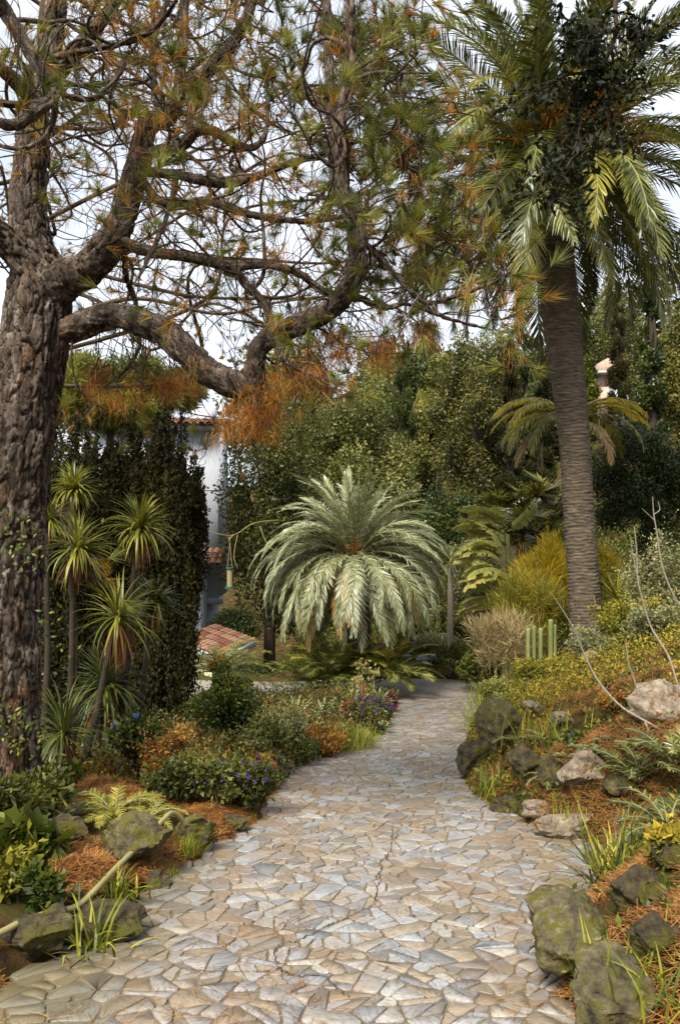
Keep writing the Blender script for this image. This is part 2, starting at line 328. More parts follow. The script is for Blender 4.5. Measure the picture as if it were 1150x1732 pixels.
def limb(mb, pts4, m=8, n=14, mat=0, rough=.0, seed=0, plates=0, fs=1.0):
    """pts4: (x,y,z,r) rows; displaced tube with end cap"""
    q = smooth_path(pts4, m); C = q[:, :3]; R = np.maximum(q[:, 3], .002)
    K = len(C); D = np.gradient(C, axis=0); D = nrm(D)
    a, _ = frames(D[:1]); A = np.zeros_like(D); A[0] = a[0]
    for k in range(1, K):
        v = A[k-1]-D[k]*np.dot(A[k-1], D[k]); A[k] = v/np.linalg.norm(v)
    B = np.cross(D, A); V = np.zeros((K, n, 3)); RN = np.full((K, n), .5); s = np.concatenate([[0], np.cumsum(np.linalg.norm(np.diff(C, axis=0), axis=1))])
    for k in range(K):
        for j in range(n):
            th = 2*PI*j/n; rad = R[k]
            if rough or plates:
                cx, cy = math.cos(th), math.sin(th)
                if rough: rad *= 1+rough*noise.noise(Vector((cx*1.3+seed, cy*1.3, s[k]*2.2*fs)))+rough*.5*noise.noise(Vector((cx*3+seed, cy*3, s[k]*6*fs)))
                if plates:
                    p = Vector((cx*R[k]*21*fs+seed, cy*R[k]*21*fs, s[k]*5.2*fs))
                    p = p+Vector((noise.noise(p*1.1), noise.noise(p*1.1+Vector((9, 2, 3))), noise.noise(p*.7)))*.5
                    d, pc = noise.voronoi(p); e = min(1, (d[1]-d[0])*4.0); d2 = noise.voronoi(Vector((p.x*2.1, p.y*2.1, p.z*3.1)))[0]; e2 = min(1, (d2[1]-d2[0])*4); hsh = (math.sin(pc[0][0]*12.9+pc[0][1]*78.2+pc[0][2]*37.7)*43758.5) % 1
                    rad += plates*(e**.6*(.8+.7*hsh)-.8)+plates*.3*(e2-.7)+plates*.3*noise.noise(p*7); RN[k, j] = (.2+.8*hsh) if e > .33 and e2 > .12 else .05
            V[k, j] = C[k]+rad*(A[k]*math.cos(th)+B[k]*math.sin(th))
    k = np.arange(K-1)[:, None]*n; j = np.arange(n)[None]; j2 = (j+1) % n
    qd = np.stack([k+j, k+j2, k+n+j2, k+n+j], -1).reshape(-1, 4)
    mb.add(V.reshape(-1, 3), qd, RN[:-1].ravel(), mat)
    return C, R
def leaves(mb, C, D, Nn, ln, wd, rnd=None, mat=0, fold=.0):
    """one diamond leaf per row"""
    n = len(C); D = nrm(D); S = nrm(np.cross(D, Nn)); U = np.cross(S, D)
    ln = np.broadcast_to(ln, (n,))[:, None]; wd = np.broadcast_to(wd, (n,))[:, None]
    mid = C+D*ln*.45
    V = np.stack([C, mid+S*wd*.5+U*fold*wd, C+D*ln, mid-S*wd*.5+U*fold*wd], 1)
    f = np.arange(n*4).reshape(n, 4)
    mb.add(V.reshape(-1, 3), f, rnd, mat)
def blades(mb, B, az, el, ln, wd, droop, K=5, rnd=None, mat=0, fold=.0, tipw=.04, prof=1.0, twist=0):
    """bent tapering strips. B (n,3), az/el/ln/wd/droop (n,)"""
    n = len(B); t = np.linspace(0, 1, K+1)
    e = el[:, None]-droop[:, None]*t[None]**1.3
    H = np.cos(e); Z = np.sin(e); dl = (ln/K)[:, None]
    hx = np.concatenate([np.zeros((n, 1)), np.cumsum(H[:, :-1]*dl, 1)], 1); hz = np.concatenate([np.zeros((n, 1)), np.cumsum(Z[:, :-1]*dl, 1)], 1)
    C = np.stack([B[:, :1]+hx*np.cos(az)[:, None], B[:, 1:2]+hx*np.sin(az)[:, None], B[:, 2:3]+hz], -1)
    ww = wd[:, None]*.5*np.maximum(tipw, (1-t**2)*(.45+.55*np.minimum(1, t*3)) if prof == 1.0 else (1-t)**prof)[None]
    S = np.stack([-np.sin(az), np.cos(az), np.zeros(n)], -1)[:, None]
    if twist is not 0:
        tw = twist[:, None, None]; S = S*np.cos(tw)+np.array([0, 0, 1.])*np.sin(tw)
    L = C+S*ww[..., None]; R_ = C-S*ww[..., None]
    if fold:
        L[..., 2] += fold*ww; R_[..., 2] += fold*ww
        V = np.stack([L, C, R_], 2).reshape(-1, 3); i = np.arange(n)[:, None]*(K+1)*3; k = np.arange(K)[None]*3
        q1 = np.stack([i+k, i+k+1, i+k+4, i+k+3], -1).reshape(-1, 4); q2 = np.stack([i+k+1, i+k+2, i+k+5, i+k+4], -1).reshape(-1, 4)
        r = rs.rand(n) if rnd is None else rnd; rr = np.repeat(r, K)
        mb.add(V, np.concatenate([q1, q2]), np.concatenate([rr, rr]), mat)
    else:
        V = np.stack([L, R_], 2).reshape(-1, 3); i = np.arange(n)[:, None]*(K+1)*2; k = np.arange(K)[None]*2
        q = np.stack([i+k, i+k+1, i+k+3, i+k+2], -1).reshape(-1, 4)
        r = rs.rand(n) if rnd is None else rnd
        mb.add(V, q, np.repeat(r, K), mat)
def needles(mb, C, A, n, ln, wd, spread=.9, droop=0, rnd=None, mat=0, core=.0):
    """tufts of thin needles around axis A at C"""
    m = len(C); Cc = np.repeat(C, n, 0); Ax = np.repeat(nrm(A), n, 0)
    D = nrm(Ax+rdir(m*n)*spread*(.4+rs.rand(m*n, 1)*.8)); D[:, 2] -= droop; D = nrm(D)
    l = ln*(.6+.5*rs.rand(m*n, 1)); S = nrm(np.cross(D, rdir(m*n)))*wd*.5
    b = Cc-Ax*core*rs.rand(m*n, 1)
    if core < 0: b = b+rs.randn(m*n, 3)*np.array([.035, .035, .03])
    V = np.stack([b+S, b-S, b+D*l], 1)
    r = np.repeat(rs.rand(m), n)*.6+rs.rand(m*n)*.4 if rnd is None else np.repeat(rnd, n)*.75+rs.rand(m*n)*.25
    mb.add(V.reshape(-1, 3), np.arange(m*n*3).reshape(-1, 3), r, mat)
def cloud(mb, c, rad, n, leaf, lobes=14, lobe=.42, shape='ell', up=0., droop=0., aspect=.6, mat=0, hollow=.55, inner=.15, ru=None):
    c = np.asarray(c, float); rad = np.asarray(rad, float)
    if shape == 'ell':
        u = rdir(lobes); u *= (rs.rand(lobes, 1)**.4)*(1-lobe*.8); LC = u; LR = lobe*(.65+.6*rs.rand(lobes))
    elif shape == 'cone':
        z = rs.rand(lobes)**.8*1.9-.95; rr = (1-(z+1)/2)**.75*(1-lobe*.3)+.06; a = rs.rand(lobes)*2*PI
        r_ = rr*(.5+.5*rs.rand(lobes)); LC = np.stack([r_*np.cos(a), r_*np.sin(a), z], 1); LR = lobe*(.3+.7*rr)*(.7+.5*rs.rand(lobes))
    else:   # column
        z = rs.rand(lobes)*1.9-.95; rr = np.sqrt(np.clip(1-(np.abs(z)**4), .05, 1)); a = rs.rand(lobes)*2*PI
        r_ = rr*(.35+.45*rs.rand(lobes)); LC = np.stack([r_*np.cos(a), r_*np.sin(a), z], 1); LR = lobe*(.7+.6*rs.rand(lobes))
    k = rs.choice(lobes, n, p=LR**2/np.sum(LR**2)); u = rdir(n)
    r = hollow+(1-hollow)*rs.rand(n)**.6; ins = rs.rand(n) < inner; r[ins] *= rs.rand(ins.sum())
    st_ = rs.rand(n) < .14; r[st_] *= 1+.45*rs.rand(st_.sum())
    off = u*(LR[k]*r)[:, None]
    if shape != 'ell': off[:, 2] *= min(1, (rad[0]/rad[2])*1.8)
    p = c+(LC[k]+off)*rad
    D = nrm(u*.6+rdir(n)*.9+np.array([0, 0, up-droop]))
    Nn = nrm(u+rdir(n)*.7)
    l = leaf*(.35+1.15*rs.rand(n)**1.3); rb = rs.rand(lobes)
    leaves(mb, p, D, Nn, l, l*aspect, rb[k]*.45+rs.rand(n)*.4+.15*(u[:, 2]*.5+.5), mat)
    return LC*rad+c, LR

def rock_mesh(name, size, seed, mat, sub=4, cuts=9, rough=.12):
    import bmesh
    bm = bmesh.new(); bmesh.ops.create_icosphere(bm, subdivisions=sub, radius=1)
    r = random.Random(seed); pl = []
    for _ in range(cuts):
        d = Vector((r.uniform(-1, 1), r.uniform(-1, 1), r.uniform(-.7, 1))).normalized(); pl.append((d, r.uniform(.42, .8)))
    off = Vector((seed*3.1, seed*1.7, seed*.9))
    for v in bm.verts:
        p = v.co.copy()
        for d, h in pl:
            e = p.dot(d)-h-.07*noise.noise(p*2.3+off)
            if e > 0: p -= d*e*.97
        q = p*2.0+off; cr = 1-abs(noise.noise(p*2.6+off*1.3))
        p += v.co*(noise.fractal(q, 1.0, 2.2, 6)*rough*.95)-v.co*(max(0, cr-.9)*rough*5)+v.co*noise.noise(Vector((p.x*3, p.y*3, p.z*13))+off)*rough*.28+v.co*noise.noise(p*16+off)*rough*.16
        v.co = Vector((p.x*size[0], p.y*size[1], p.z*size[2]))
    me = bpy.data.meshes.new(name); bm.to_mesh(me); bm.free(); me.materials.append(mat)
    for p in me.polygons: p.use_smooth = True
    return me

def frond_mesh(name, L=3.6, el=.6, droop=1.4, nl=60, ll=.42, lw=.035, mats=None, vee=.35, hang=.25, seed=0, wr=.03, start=.12, a0=62, a1=22, curl=0.):
    rr = np.random.RandomState(seed); K = 16; t = np.linspace(0, 1, K+1); e = el-droop*t**1.25
    x = np.concatenate([[0], np.cumsum(np.cos(e[:-1])*L/K)]); z = np.concatenate([[0], np.cumsum(np.sin(e[:-1])*L/K)])
    y = curl*t**2*L
    C = np.stack([x, y, z], 1); mb = MB()
    tubes(mb, C[None], (wr*(1-t*.9)+.003)[None], 4, 1)
    tt = start+(1-start)*(np.arange(nl)+.5)/nl; ex = np.interp(tt, t, e)
    cc = np.stack([np.interp(tt, t, x), np.interp(tt, t, y), np.interp(tt, t, z)], 1)
    fw = np.stack([np.cos(ex), np.zeros(nl), np.sin(ex)], 1); upv = np.stack([-np.sin(ex), np.zeros(nl), np.cos(ex)], 1)
    for s in (-1, 1):
        a = np.radians(a0+(a1-a0)*tt**1.2)+rr.randn(nl)*.09
        v = vee+rr.randn(nl)*.16
        d = fw*np.cos(a)[:, None]+(np.array([0, s, 0])*np.cos(v)[:, None]+upv*np.sin(v)[:, None])*np.sin(a)[:, None]
        ln = ll*(.35+.65*np.sin(np.clip(tt*1.05, 0, 1)*PI)**.6)*(.85+.3*rr.rand(nl)); ln[tt > .93] *= .8
        wv = nrm(np.cross(d, upv)+rr.randn(nl, 3)*.25)*(lw*.5)
        m = cc+d*(ln*.5)[:, None]; g = np.zeros((nl, 3)); g[:, 2] = -ln*hang; tip = cc+d*ln[:, None]*(1-.12*hang)+g
        V = np.stack([cc+wv*.5, cc-wv*.5, m+wv-g*-.2, m-wv-g*-.2, tip], 1)
        i = np.arange(nl)*5; r = rr.rand(nl)*.7+.15
        mb.add(V.reshape(-1, 3), np.stack([i, i+1, i+3, i+2], 1), r, 0)
        b = mb.n-nl*5
        mb.v.append(np.zeros((0, 3), np.float32)); mb.f.append(np.stack([i+2, i+3, i+4], 1)+b); mb.m.append(np.zeros(nl, np.int32)); mb.r.append(r.astype(np.float32))
    return mb.mesh(name, mats)

def place(me, name, parent, loc, rot, s=1.0):
    """a part at a world position under a thing at parent['_base']"""
    o = bpy.data.objects.new(name, me); col.objects.link(o); o.parent = parent
    b = Vector(parent['_base']) if parent.get('_base') else Vector((0, 0, 0))
    o.location = Vector([float(c) for c in loc])-b; o.rotation_euler = rot; o.scale = (s, s, s) if not hasattr(s, '__len__') else s
    return o
def box(mb, x0, x1, y0, y1, z0, z1, mat=0, rnd=.5):
    V = [(x0, y0, z0), (x1, y0, z0), (x1, y1, z0), (x0, y1, z0), (x0, y0, z1), (x1, y0, z1), (x1, y1, z1), (x0, y1, z1)]
    mb.add(V, [(0, 3, 2, 1), (4, 5, 6, 7), (0, 1, 5, 4), (1, 2, 6, 5), (2, 3, 7, 6), (3, 0, 4, 7)], rnd, mat); return mb

# ------------------------------------------------------------------ ground
def grid_axis(lo, hi, fine0, fine1, step, grow=1.18):
    a = list(np.arange(fine0, fine1+1e-6, step)); s = step
    while a[-1] < hi: s *= grow; a.append(a[-1]+s)
    s = step
    while a[0] > lo: s *= grow; a.insert(0, a[0]-s)
    return np.array(a)
gx = grid_axis(-900, 900, -5, 6, .07); gy = grid_axis(-60, 1500, 1.5, 24, .085)
X, Yg = np.meshgrid(gx, gy); Z = hgt(X, Yg)
mb = MB(); nx, ny = len(gx), len(gy); i, j = np.meshgrid(np.arange(nx-1), np.arange(ny-1)); b = j*nx+i
mb.add(np.stack([X, Yg, Z], -1).reshape(-1, 3), np.stack([b, b+1, b+nx+1, b+nx], -1).reshape(-1, 4), .5)
structure(mb.obj('ground', M['soil'], smooth=True))

# lane at the foot of the path
mb = MB(); LZ = float(pz(20))+.012
lx = np.linspace(-14, 4.6, 60); y0 = 18.35+.12*np.sin(lx*1.7)+.0*lx; y1 = 21.25+.2*np.sin(lx*.9)
y1 = np.where(lx > 2.6, y1-.25*(lx-2.6)**2, y1)
V = np.concatenate([np.stack([lx, y0, np.full(60, LZ)], 1), np.stack([lx, y1, np.full(60, LZ)], 1)])
k = np.arange(59); mb.add(V, np.stack([k, k+1, k+61, k+60], 1), .5)
lane = structure(mb.obj('lane', M['asphalt']))
mb = MB(); a = P(523, 1188, 19.3); 
pl = np.array([[-.75, 19.0], [-.69, 18.98], [-.35, 20.6], [-.41, 20.62]]); mb.add(np.c_[pl, np.full(4, LZ+.005)], [(0, 1, 2, 3)], .5); mb.obj('painted_line', M['paint'], lane)

# ------------------------------------------------------------------ crazy paving
def build_path():
    yy = np.concatenate([np.arange(1.6, 19.3, .1), [19.45]]); ed = []
    mbp = MB(); nn = 24
    xl_ = xl(yy)-.05+.03*np.sin(yy*9); xr_ = xr(yy)+.05+.03*np.sin(yy*7.3)
    U = np.linspace(0, 1, nn)[None]; Xp = xl_[:, None]*(1-U)+xr_[:, None]*U; Yp = np.repeat(yy[:, None], nn, 1)
    Zp = -SL*Yp+.004*np.sin(Xp*11)*np.cos(Yp*9)
    Zp[:, 0] -= .08; Zp[:, -1] -= .08
    r = len(yy); i, j = np.meshgrid(np.arange(nn-1), np.arange(r-1)); b = j*nn+i
    mbp.add(np.stack([Xp, Yp, Zp], -1).reshape(-1, 3), np.stack([b, b+1, b+nn+1, b+nn], -1).reshape(-1, 4), .5)
    path = structure(mbp.obj('footpath', M['mortar'], smooth=True))
    R = random.Random(5); sx, sy = .205, .15; pts = {}
    for jy in range(int(1.7/sy), int(19.4/sy)):
        for ix in range(-11, 19):
            if R.random() < .12: continue
            x = (ix+R.uniform(-.46, .46)+(jy % 2)*.5)*sx; y = (jy+R.uniform(-.46, .46))*sy
            pts[(ix, jy)] = (x, y, R.choice([0, 0, .0, .003, .006, -.003]))
    cells = []
    for (ix, jy), (x, y, wgt) in pts.items():
        if not (xl(y)-.06 < x < xr(y)+.06) or y > 19.35: continue
        poly = [(x-.4, y-.4), (x+.4, y-.4), (x+.4, y+.4), (x-.4, y+.4)]
        for dj in range(-3, 4):
            for di in range(-3, 4):
                q = pts.get((ix+di, jy+dj))
                if q is None or (di == 0 and dj == 0): continue
                dx, dy = q[0]-x, q[1]-y; d2 = dx*dx+dy*dy; d = math.sqrt(d2)
                if d > .8: continue
                off = (d2+wgt-q[2])/(2*d); nx_, ny_ = dx/d, dy/d; newp = []
                m = len(poly)
                for k in range(m):
                    a = poly[k]; c = poly[(k+1) % m]
                    ea = (a[0]-x)*nx_+(a[1]-y)*ny_-off; ec = (c[0]-x)*nx_+(c[1]-y)*ny_-off
                    if ea <= 0: newp.append(a)
                    if ea*ec < 0:
                        s = ea/(ea-ec); newp.append((a[0]+(c[0]-a[0])*s, a[1]+(c[1]-a[1])*s))
                poly = newp
                if len(poly) < 3: break
            if len(poly) < 3: break
        if len(poly) < 3: continue
        ar = abs(sum(poly[k][0]*poly[(k+1) % len(poly)][1]-poly[(k+1) % len(poly)][0]*poly[k][1] for k in range(len(poly))))/2
        if ar < .0012: continue
        def shard(pl, depth):
            n_ = len(pl); A_ = abs(sum(pl[k][0]*pl[(k+1) % n_][1]-pl[(k+1) % n_][0]*pl[k][1] for k in range(n_)))/2
            if A_ < .0011 or n_ < 3: return
            if depth < 3 and R.random() < (.95 if A_ > .03 else .72 if A_ > .016 else .28 if A_ > .007 else 0):
                cx_ = sum(q[0] for q in pl)/n_+R.uniform(-.02, .02); cy_ = sum(q[1] for q in pl)/n_+R.uniform(-.02, .02)
                mxx = sum((q[0]-cx_)**2 for q in pl); myy = sum((q[1]-cy_)**2 for q in pl)
                th = (0 if mxx > myy else PI/2)+R.uniform(-.9, .9); nx_, ny_ = math.cos(th), math.sin(th); a_ = []; b_ = []
                for k in range(n_):
                    p0 = pl[k]; p1 = pl[(k+1) % n_]; e0 = (p0[0]-cx_)*nx_+(p0[1]-cy_)*ny_; e1 = (p1[0]-cx_)*nx_+(p1[1]-cy_)*ny_
                    (a_ if e0 <= 0 else b_).append(p0)
                    if e0*e1 < 0:
                        f_ = e0/(e0-e1); m_ = (p0[0]+(p1[0]-p0[0])*f_, p0[1]+(p1[1]-p0[1])*f_); a_.append(m_); b_.append(m_)
                shard(a_, depth+1); shard(b_, depth+1); return
            cells.append((sum(q[0] for q in pl)/n_, sum(q[1] for q in pl)/n_, pl, A_))
        shard(poly, 0)
    far = MB(); sized = sorted(cells, key=lambda c: -c[3]/(c[1]**3)); n = 0
    for (x, y, poly, ar) in sized:
        cx = sum(p[0] for p in poly)/len(poly); cy = sum(p[1] for p in poly)/len(poly)
        if cy < 2.4 : pass
        pp = np.array(poly)-(cx, cy)
        if pp[0, 0]*pp[1, 1]-pp[1, 0]*pp[0, 1] < 0: pp = pp[::-1]
        ring = []
        m = len(pp); inset = R.uniform(.004, .009)
        # inset towards the centre by distance, corners cut and edges broken up
        for k in range(m):
            a = pp[k-1]; c = pp[k]; d = pp[(k+1) % m]
            l1 = np.linalg.norm(a-c); l2 = np.linalg.norm(d-c)
            if min(l1, l2) < 1e-4: continue
            f1 = min(.33, .015/l1); f2 = min(.33, .015/l2)
            ring.append(c+(a-c)*f1); ring.append(c+(d-c)*f2)
            if l2 > .07: ring.append((c+d)/2+np.array([R.uniform(-.004, .004), R.uniform(-.004, .004)]))
        ring = np.array(ring); lens = np.linalg.norm(ring, axis=1, keepdims=True); 
        ring = ring*(1-np.minimum(.4, inset/np.maximum(lens, .01)))
        ring += np.array([[R.uniform(-.0025, .0025), R.uniform(-.0025, .0025)] for _ in ring])
        h = R.uniform(.003, .009); tx, ty = R.uniform(-.02, .02), R.uniform(-.02, .02)
        def zz(q, dz): return np.c_[q, -SL*q[:, 1]+dz+q[:, 0]*tx+q[:, 1]*ty]
        k = len(ring); V = np.concatenate([zz(ring, -.02), zz(ring*.995, h-.0015), zz(ring*.965, h+.0008)])
        a = np.arange(k); b2 = (a+1) % k
        q1 = np.stack([a, b2, b2+k, a+k], 1); q2 = q1+k; rnd = R.random()
        if n < 300 and cy > 2.6:
            ms = MB(); ms.add(V, np.concatenate([q1, q2]), rnd); ms.v.append(np.zeros((0, 3), np.float32)); ms.f.append((a+2*k)[None]); ms.m.append(np.zeros(1, np.int32)); ms.r.append(np.array([rnd], np.float32))
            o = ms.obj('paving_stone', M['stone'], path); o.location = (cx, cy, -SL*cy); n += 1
        else:
            far.add(V+np.array([cx, cy, -SL*cy]), np.concatenate([q1, q2]), rnd)
            # top as a fan
            T = np.concatenate([(V[2*k:]), V[2*k:].mean(0)[None]])+np.array([cx, cy, -SL*cy]); far.add(T, np.stack([a, b2, np.full(k, k)], 1), rnd)
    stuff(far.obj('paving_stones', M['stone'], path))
    # cracks that run through the paving
    mc = MB(); 
    def crack(pix, wd):
        pts_ = []
        for (px, py) in pix:
            Y = Ypath(py); pts_.append([(px-575)/F*Y, Y, -SL*Y+.0135])
        q = smooth_path(pts_, 9); q[:, :2] += rs.randn(len(q), 2)*.008
        wv = wd*(.35+rs.rand(len(q)))*np.minimum(1, np.minimum(np.arange(len(q)), np.arange(len(q))[::-1])/4+.2)
        D = nrm(np.gradient(q, axis=0)); S = np.stack([-D[:, 1], D[:, 0], np.zeros(len(q))], 1)
        S[:, 2] = -SL*S[:, 1]
        V = np.concatenate([q+S*wv[:, None], q-S*wv[:, None]]); k = np.arange(len(q)-1); n_ = len(q)
        mc.add(V, np.stack([k, k+1, k+1+n_, k+n_], 1), .5)
    crack([(664, 1395), (660, 1440), (645, 1465), (640, 1500), (632, 1530), (608, 1545), (575, 1560), (545, 1575), (510, 1592), (470, 1605), (472, 1640), (505, 1655), (545, 1655), (575, 1680), (592, 1690)], .0035)
    crack([(300, 1640), (380, 1648), (470, 1645)], .0025)
    mc.obj('crack', M['crack'], path)
    return path
path = build_path()

# ------------------------------------------------------------------ rocks
def rock(px, py, wpx, hpx, seed, mat, label, depth=1.0, name='rock', tilt=(0, 0, 0), Y=None, cuts=9, sub=5, group=None, sink=.12):
    """wpx, hpx: size in the photograph; (px, py): middle of the foot"""
    if Y is None: x, Y, z = hit(px, py)
    else: x, Y, z = G(px, Y)
    sx = wpx/F*Y/2*1.25; szz = hpx/F*Y/2*1.2; me = rock_mesh(name, (sx, sx*depth, szz), seed, mat, sub, cuts+5)
    o = mk(name, me); o.location = (x, Y+sx*depth*.5, z+szz*(1-sink*2)); o.rotation_euler = tilt
    return tag(o, label, 'rock', group)
RK = M['rock']; RP = M['rock_pale']; RM = M['rock_moss']
rock(985, 1648, 165, 108, 3, RK, 'large rounded lichen-blotched boulder at the right path edge, under the spiky grass tuft', cuts=0)
rock(1040, 1770, 140, 138, 8, RK, 'tall yellowish boulder at the bottom right corner, in front of the rounded one', tilt=(.1, .5, .3), cuts=1)
rock(800, 1312, 66, 70, 12, RM, 'dark squarish boulder that juts furthest left over the right path edge', .9)
rock(855, 1268, 75, 88, 15, RK, 'upright boulder with a flat pale top behind the dark one on the right edge', .9)
rock(985, 1340, 72, 66, 21, RP, 'pale rounded rock carrying the clump of whitish rosettes', .8)
rock(935, 1335, 50, 60, 22, RM, 'pointed brown rock left of the rosette-topped one', .8)
rock(895, 1330, 60, 70, 23, RM, 'low mossy rock between the dark boulder and the pointed one', .8)
rock(975, 1425, 120, 46, 24, RP, 'long low pale slab lying on the right path edge', .6, cuts=6)
rock(862, 1380, 60, 32, 25, RM, 'small flat mossy stone at the edge left of the long slab', .8)
rock(910, 1385, 60, 30, 55, RP, 'small tan stone right of the flat mossy stone on the path edge', .8)
rock(1050, 1350, 70, 44, 26, RK, 'brown rock half buried in orange needles right of the rosette rock', .8)
rock(1128, 1210, 112, 96, 27, RP, 'big pale pitted boulder high on the right bank', .8, sink=.3)
rock(1000, 1128, 40, 26, 28, RP, 'small pale stone below the foot of the tall palm', .8)
rock(905, 1215, 44, 30, 29, RP, 'small pinkish stone amid moss above the flat topped boulder', .8)
rock(950, 1228, 36, 24, 30, RP, 'little pale stone right of the pinkish one in the moss', .8)
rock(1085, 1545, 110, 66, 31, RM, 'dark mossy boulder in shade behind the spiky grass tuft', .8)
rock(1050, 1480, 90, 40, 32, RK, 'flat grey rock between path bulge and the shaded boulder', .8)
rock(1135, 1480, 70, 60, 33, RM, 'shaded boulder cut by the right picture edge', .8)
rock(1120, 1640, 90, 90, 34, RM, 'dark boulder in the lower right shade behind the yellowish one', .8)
rock(228, 1478, 112, 92, 41, RK, 'angular yellow-lichened boulder under the hose on the left edge', .9, cuts=11)
rock(325, 1456, 92, 84, 42, RK, 'second lichened boulder at the upper end of the hose, moss at its foot', .9, cuts=10)
rock(100, 1435, 86, 55, 43, RM, 'mossy boulder strewn with needles right of the pine foot', .9)
rock(40, 1650, 120, 90, 44, RM, 'low dark mossy boulder under the hose at the left picture edge', .9)
rock(128, 1535, 34, 36, 45, RK, 'small knobbly rock behind the hose middle', .9)
rock(165, 1625, 130, 70, 46, RM, 'brown earthy rock at the path edge beneath the low grass tuft', .9)
rock(390, 1410, 50, 30, 47, RM, 'small flat stone right of the second hose boulder', .9)
rock(255, 1520, 60, 40, 48, RM, 'small dark stone below the angular boulder', .9)
for i_, (px, py, wp, hp) in enumerate([(490, 1308, 14, 16), (503, 1302, 16, 15), (477, 1318, 14, 14), (518, 1296, 14, 12), (466, 1330, 15, 14), (650, 1248, 10, 9), (532, 1288, 12, 10)]):
    rock(px, py, wp+4, hp+3, 60+i_, RP, ['pale kerb stone in the middle of the run edging the left flower bed', 'kerb stone just beyond the middle of the run edging the left bed', 'second nearest kerb stone edging the left flower bed', 'fourth kerb stone beyond the purple flowers, below the bronze shrub', 'nearest kerb stone, beside the purple-flowering plant', 'lone little kerb stone by the small agave at the far bend', 'farthest kerb stone of the run, before the yellowish grassy mound'][i_], .9, name='edging_stone', sub=3, group='pale stones edging the left flower bed')

# ------------------------------------------------------------------ houses
def tiled(mb, o, ux, uy, nu, nv, w, l, lift=.03, seed=0):
    """rows of half-round tiles: o origin, ux across unit, uy down-slope unit"""
    o = np.array(o, float); ux = np.array(ux, float); uy = np.array(uy, float); up = np.cross(ux, uy); up = up*np.sign(up[2]); R = random.Random(seed)
    for a in range(nu):
        for b in range(nv):
            c = o+ux*w*(a+.5)+uy*l*b+up*(.0+R.uniform(0, .012)); V = []
            for e, s in ((0, .9), (1.12, 1.0)):
                for th in np.linspace(0, PI, 5): V.append(c+uy*l*e+ux*math.cos(th)*w*.5*s+up*(math.sin(th)*w*.42*s+(.0 if e == 0 else .02)))
            mb.add(V, [(q, q+1, q+6, q+5) for q in range(4)], R.random())
hb = P(345, 1040, 26); house = thing('house', 'tall white rendered house with terracotta eave behind the dark cypresses', 'house', (-7, 29, -6))
mb = MB(); z1 = P(0, 728, 26)[2]; zl = P(0, 1012, 26)[2]; xR = P(369, 0, 26)[0]
box(mb, -7.6, xR, 26, 28.2, zl, z1); mb.obj('wall', M['white'], house)
mb = MB(); box(mb, -7.5, xR-.25, 26.2, 28, -6, zl-.002); mb.obj('base_wall', M['white'], house)
mb = MB(); box(mb, -7.7, xR+.12, 25.86, 26.3, zl-.17, zl-.004); mb.obj('ledge', M['white'], house)
mb = MB(); box(mb, P(322, 0, 25.98)[0], xR+.004, 25.985, 25.999, P(0, 828, 26)[2]-.03, P(0, 828, 26)[2]); mb.obj('joint', M['concrete'], house)
mb = MB(); box(mb, -7.9, xR+.12, 25.6, 28.4, z1+.003, z1+.12); mb.obj('eave', M['white'], house)
mb = MB(); tiled(mb, (-7.9, 28.6, z1+.63), (1, 0, 0), (0, -.987, -.16), 19, 8, .222, .4, seed=1); rf = stuff(mb.obj('roof_tiles', M['tile'], house))
mb = MB(); V = [(-7.9, 25.5, z1+.13), (xR+.12, 25.5, z1+.13), (xR+.12, 28.6, z1+.62), (-7.9, 28.6, z1+.62), (xR+.12, 29, z1+.13), (-7.9, 29, z1+.13)]
mb.add(V, [(0, 1, 2, 3), (3, 2, 4, 5)], .3); mb.add(V, [(1, 4, 2), (0, 3, 5)], .3); mb.obj('roof', M['tile'], house)
mb = MB(); ca = P(345, 0, 27.5)[0]; box(mb, ca-.45, ca+.35, 27.4, 28.1, z1+.3, P(0, 690, 27.5)[2]); mb.obj('chimney', M['white'], house)
mb = MB(); box(mb, ca+.352, ca+1.0, 27.6, 28.3, z1+.3, P(0, 703, 27.5)[2]); mb.obj('roof_room', M['white'], house)
# lower wing
wing = thing('house_wing', 'lower white wing with small clay tiled coping beside the cypress', 'house', (-6, 25, -6))
zw = P(0, 948, 24.6)[2]; xw = P(340, 0, 24.6)[0]
mb = MB(); box(mb, -9, xw, 24.6, 25.8, -6, zw); mb.obj('wall', M['white'], wing)
mb = MB(); box(mb, -9, xw+.18, 24.42, 25.85, zw+.003, zw+.08); mb.obj('cornice', M['cream'], wing)
mb = MB(); tiled(mb, (-9, 25.2, zw+.30), (1, 0, 0), (0, -.93, -.37), 30, 3, .185, .36, seed=2); stuff(mb.obj('roof_tiles', M['tile'], wing))
mb = MB(); xm = P(333, 0, 24.5)[0]; zm = P(0, 1015, 24.5)[2]; box(mb, xm-.13, xm+.08, 24.54, 24.598, zm-.1, zm+.12); mb.obj('meter_box', M['concrete'], wing)
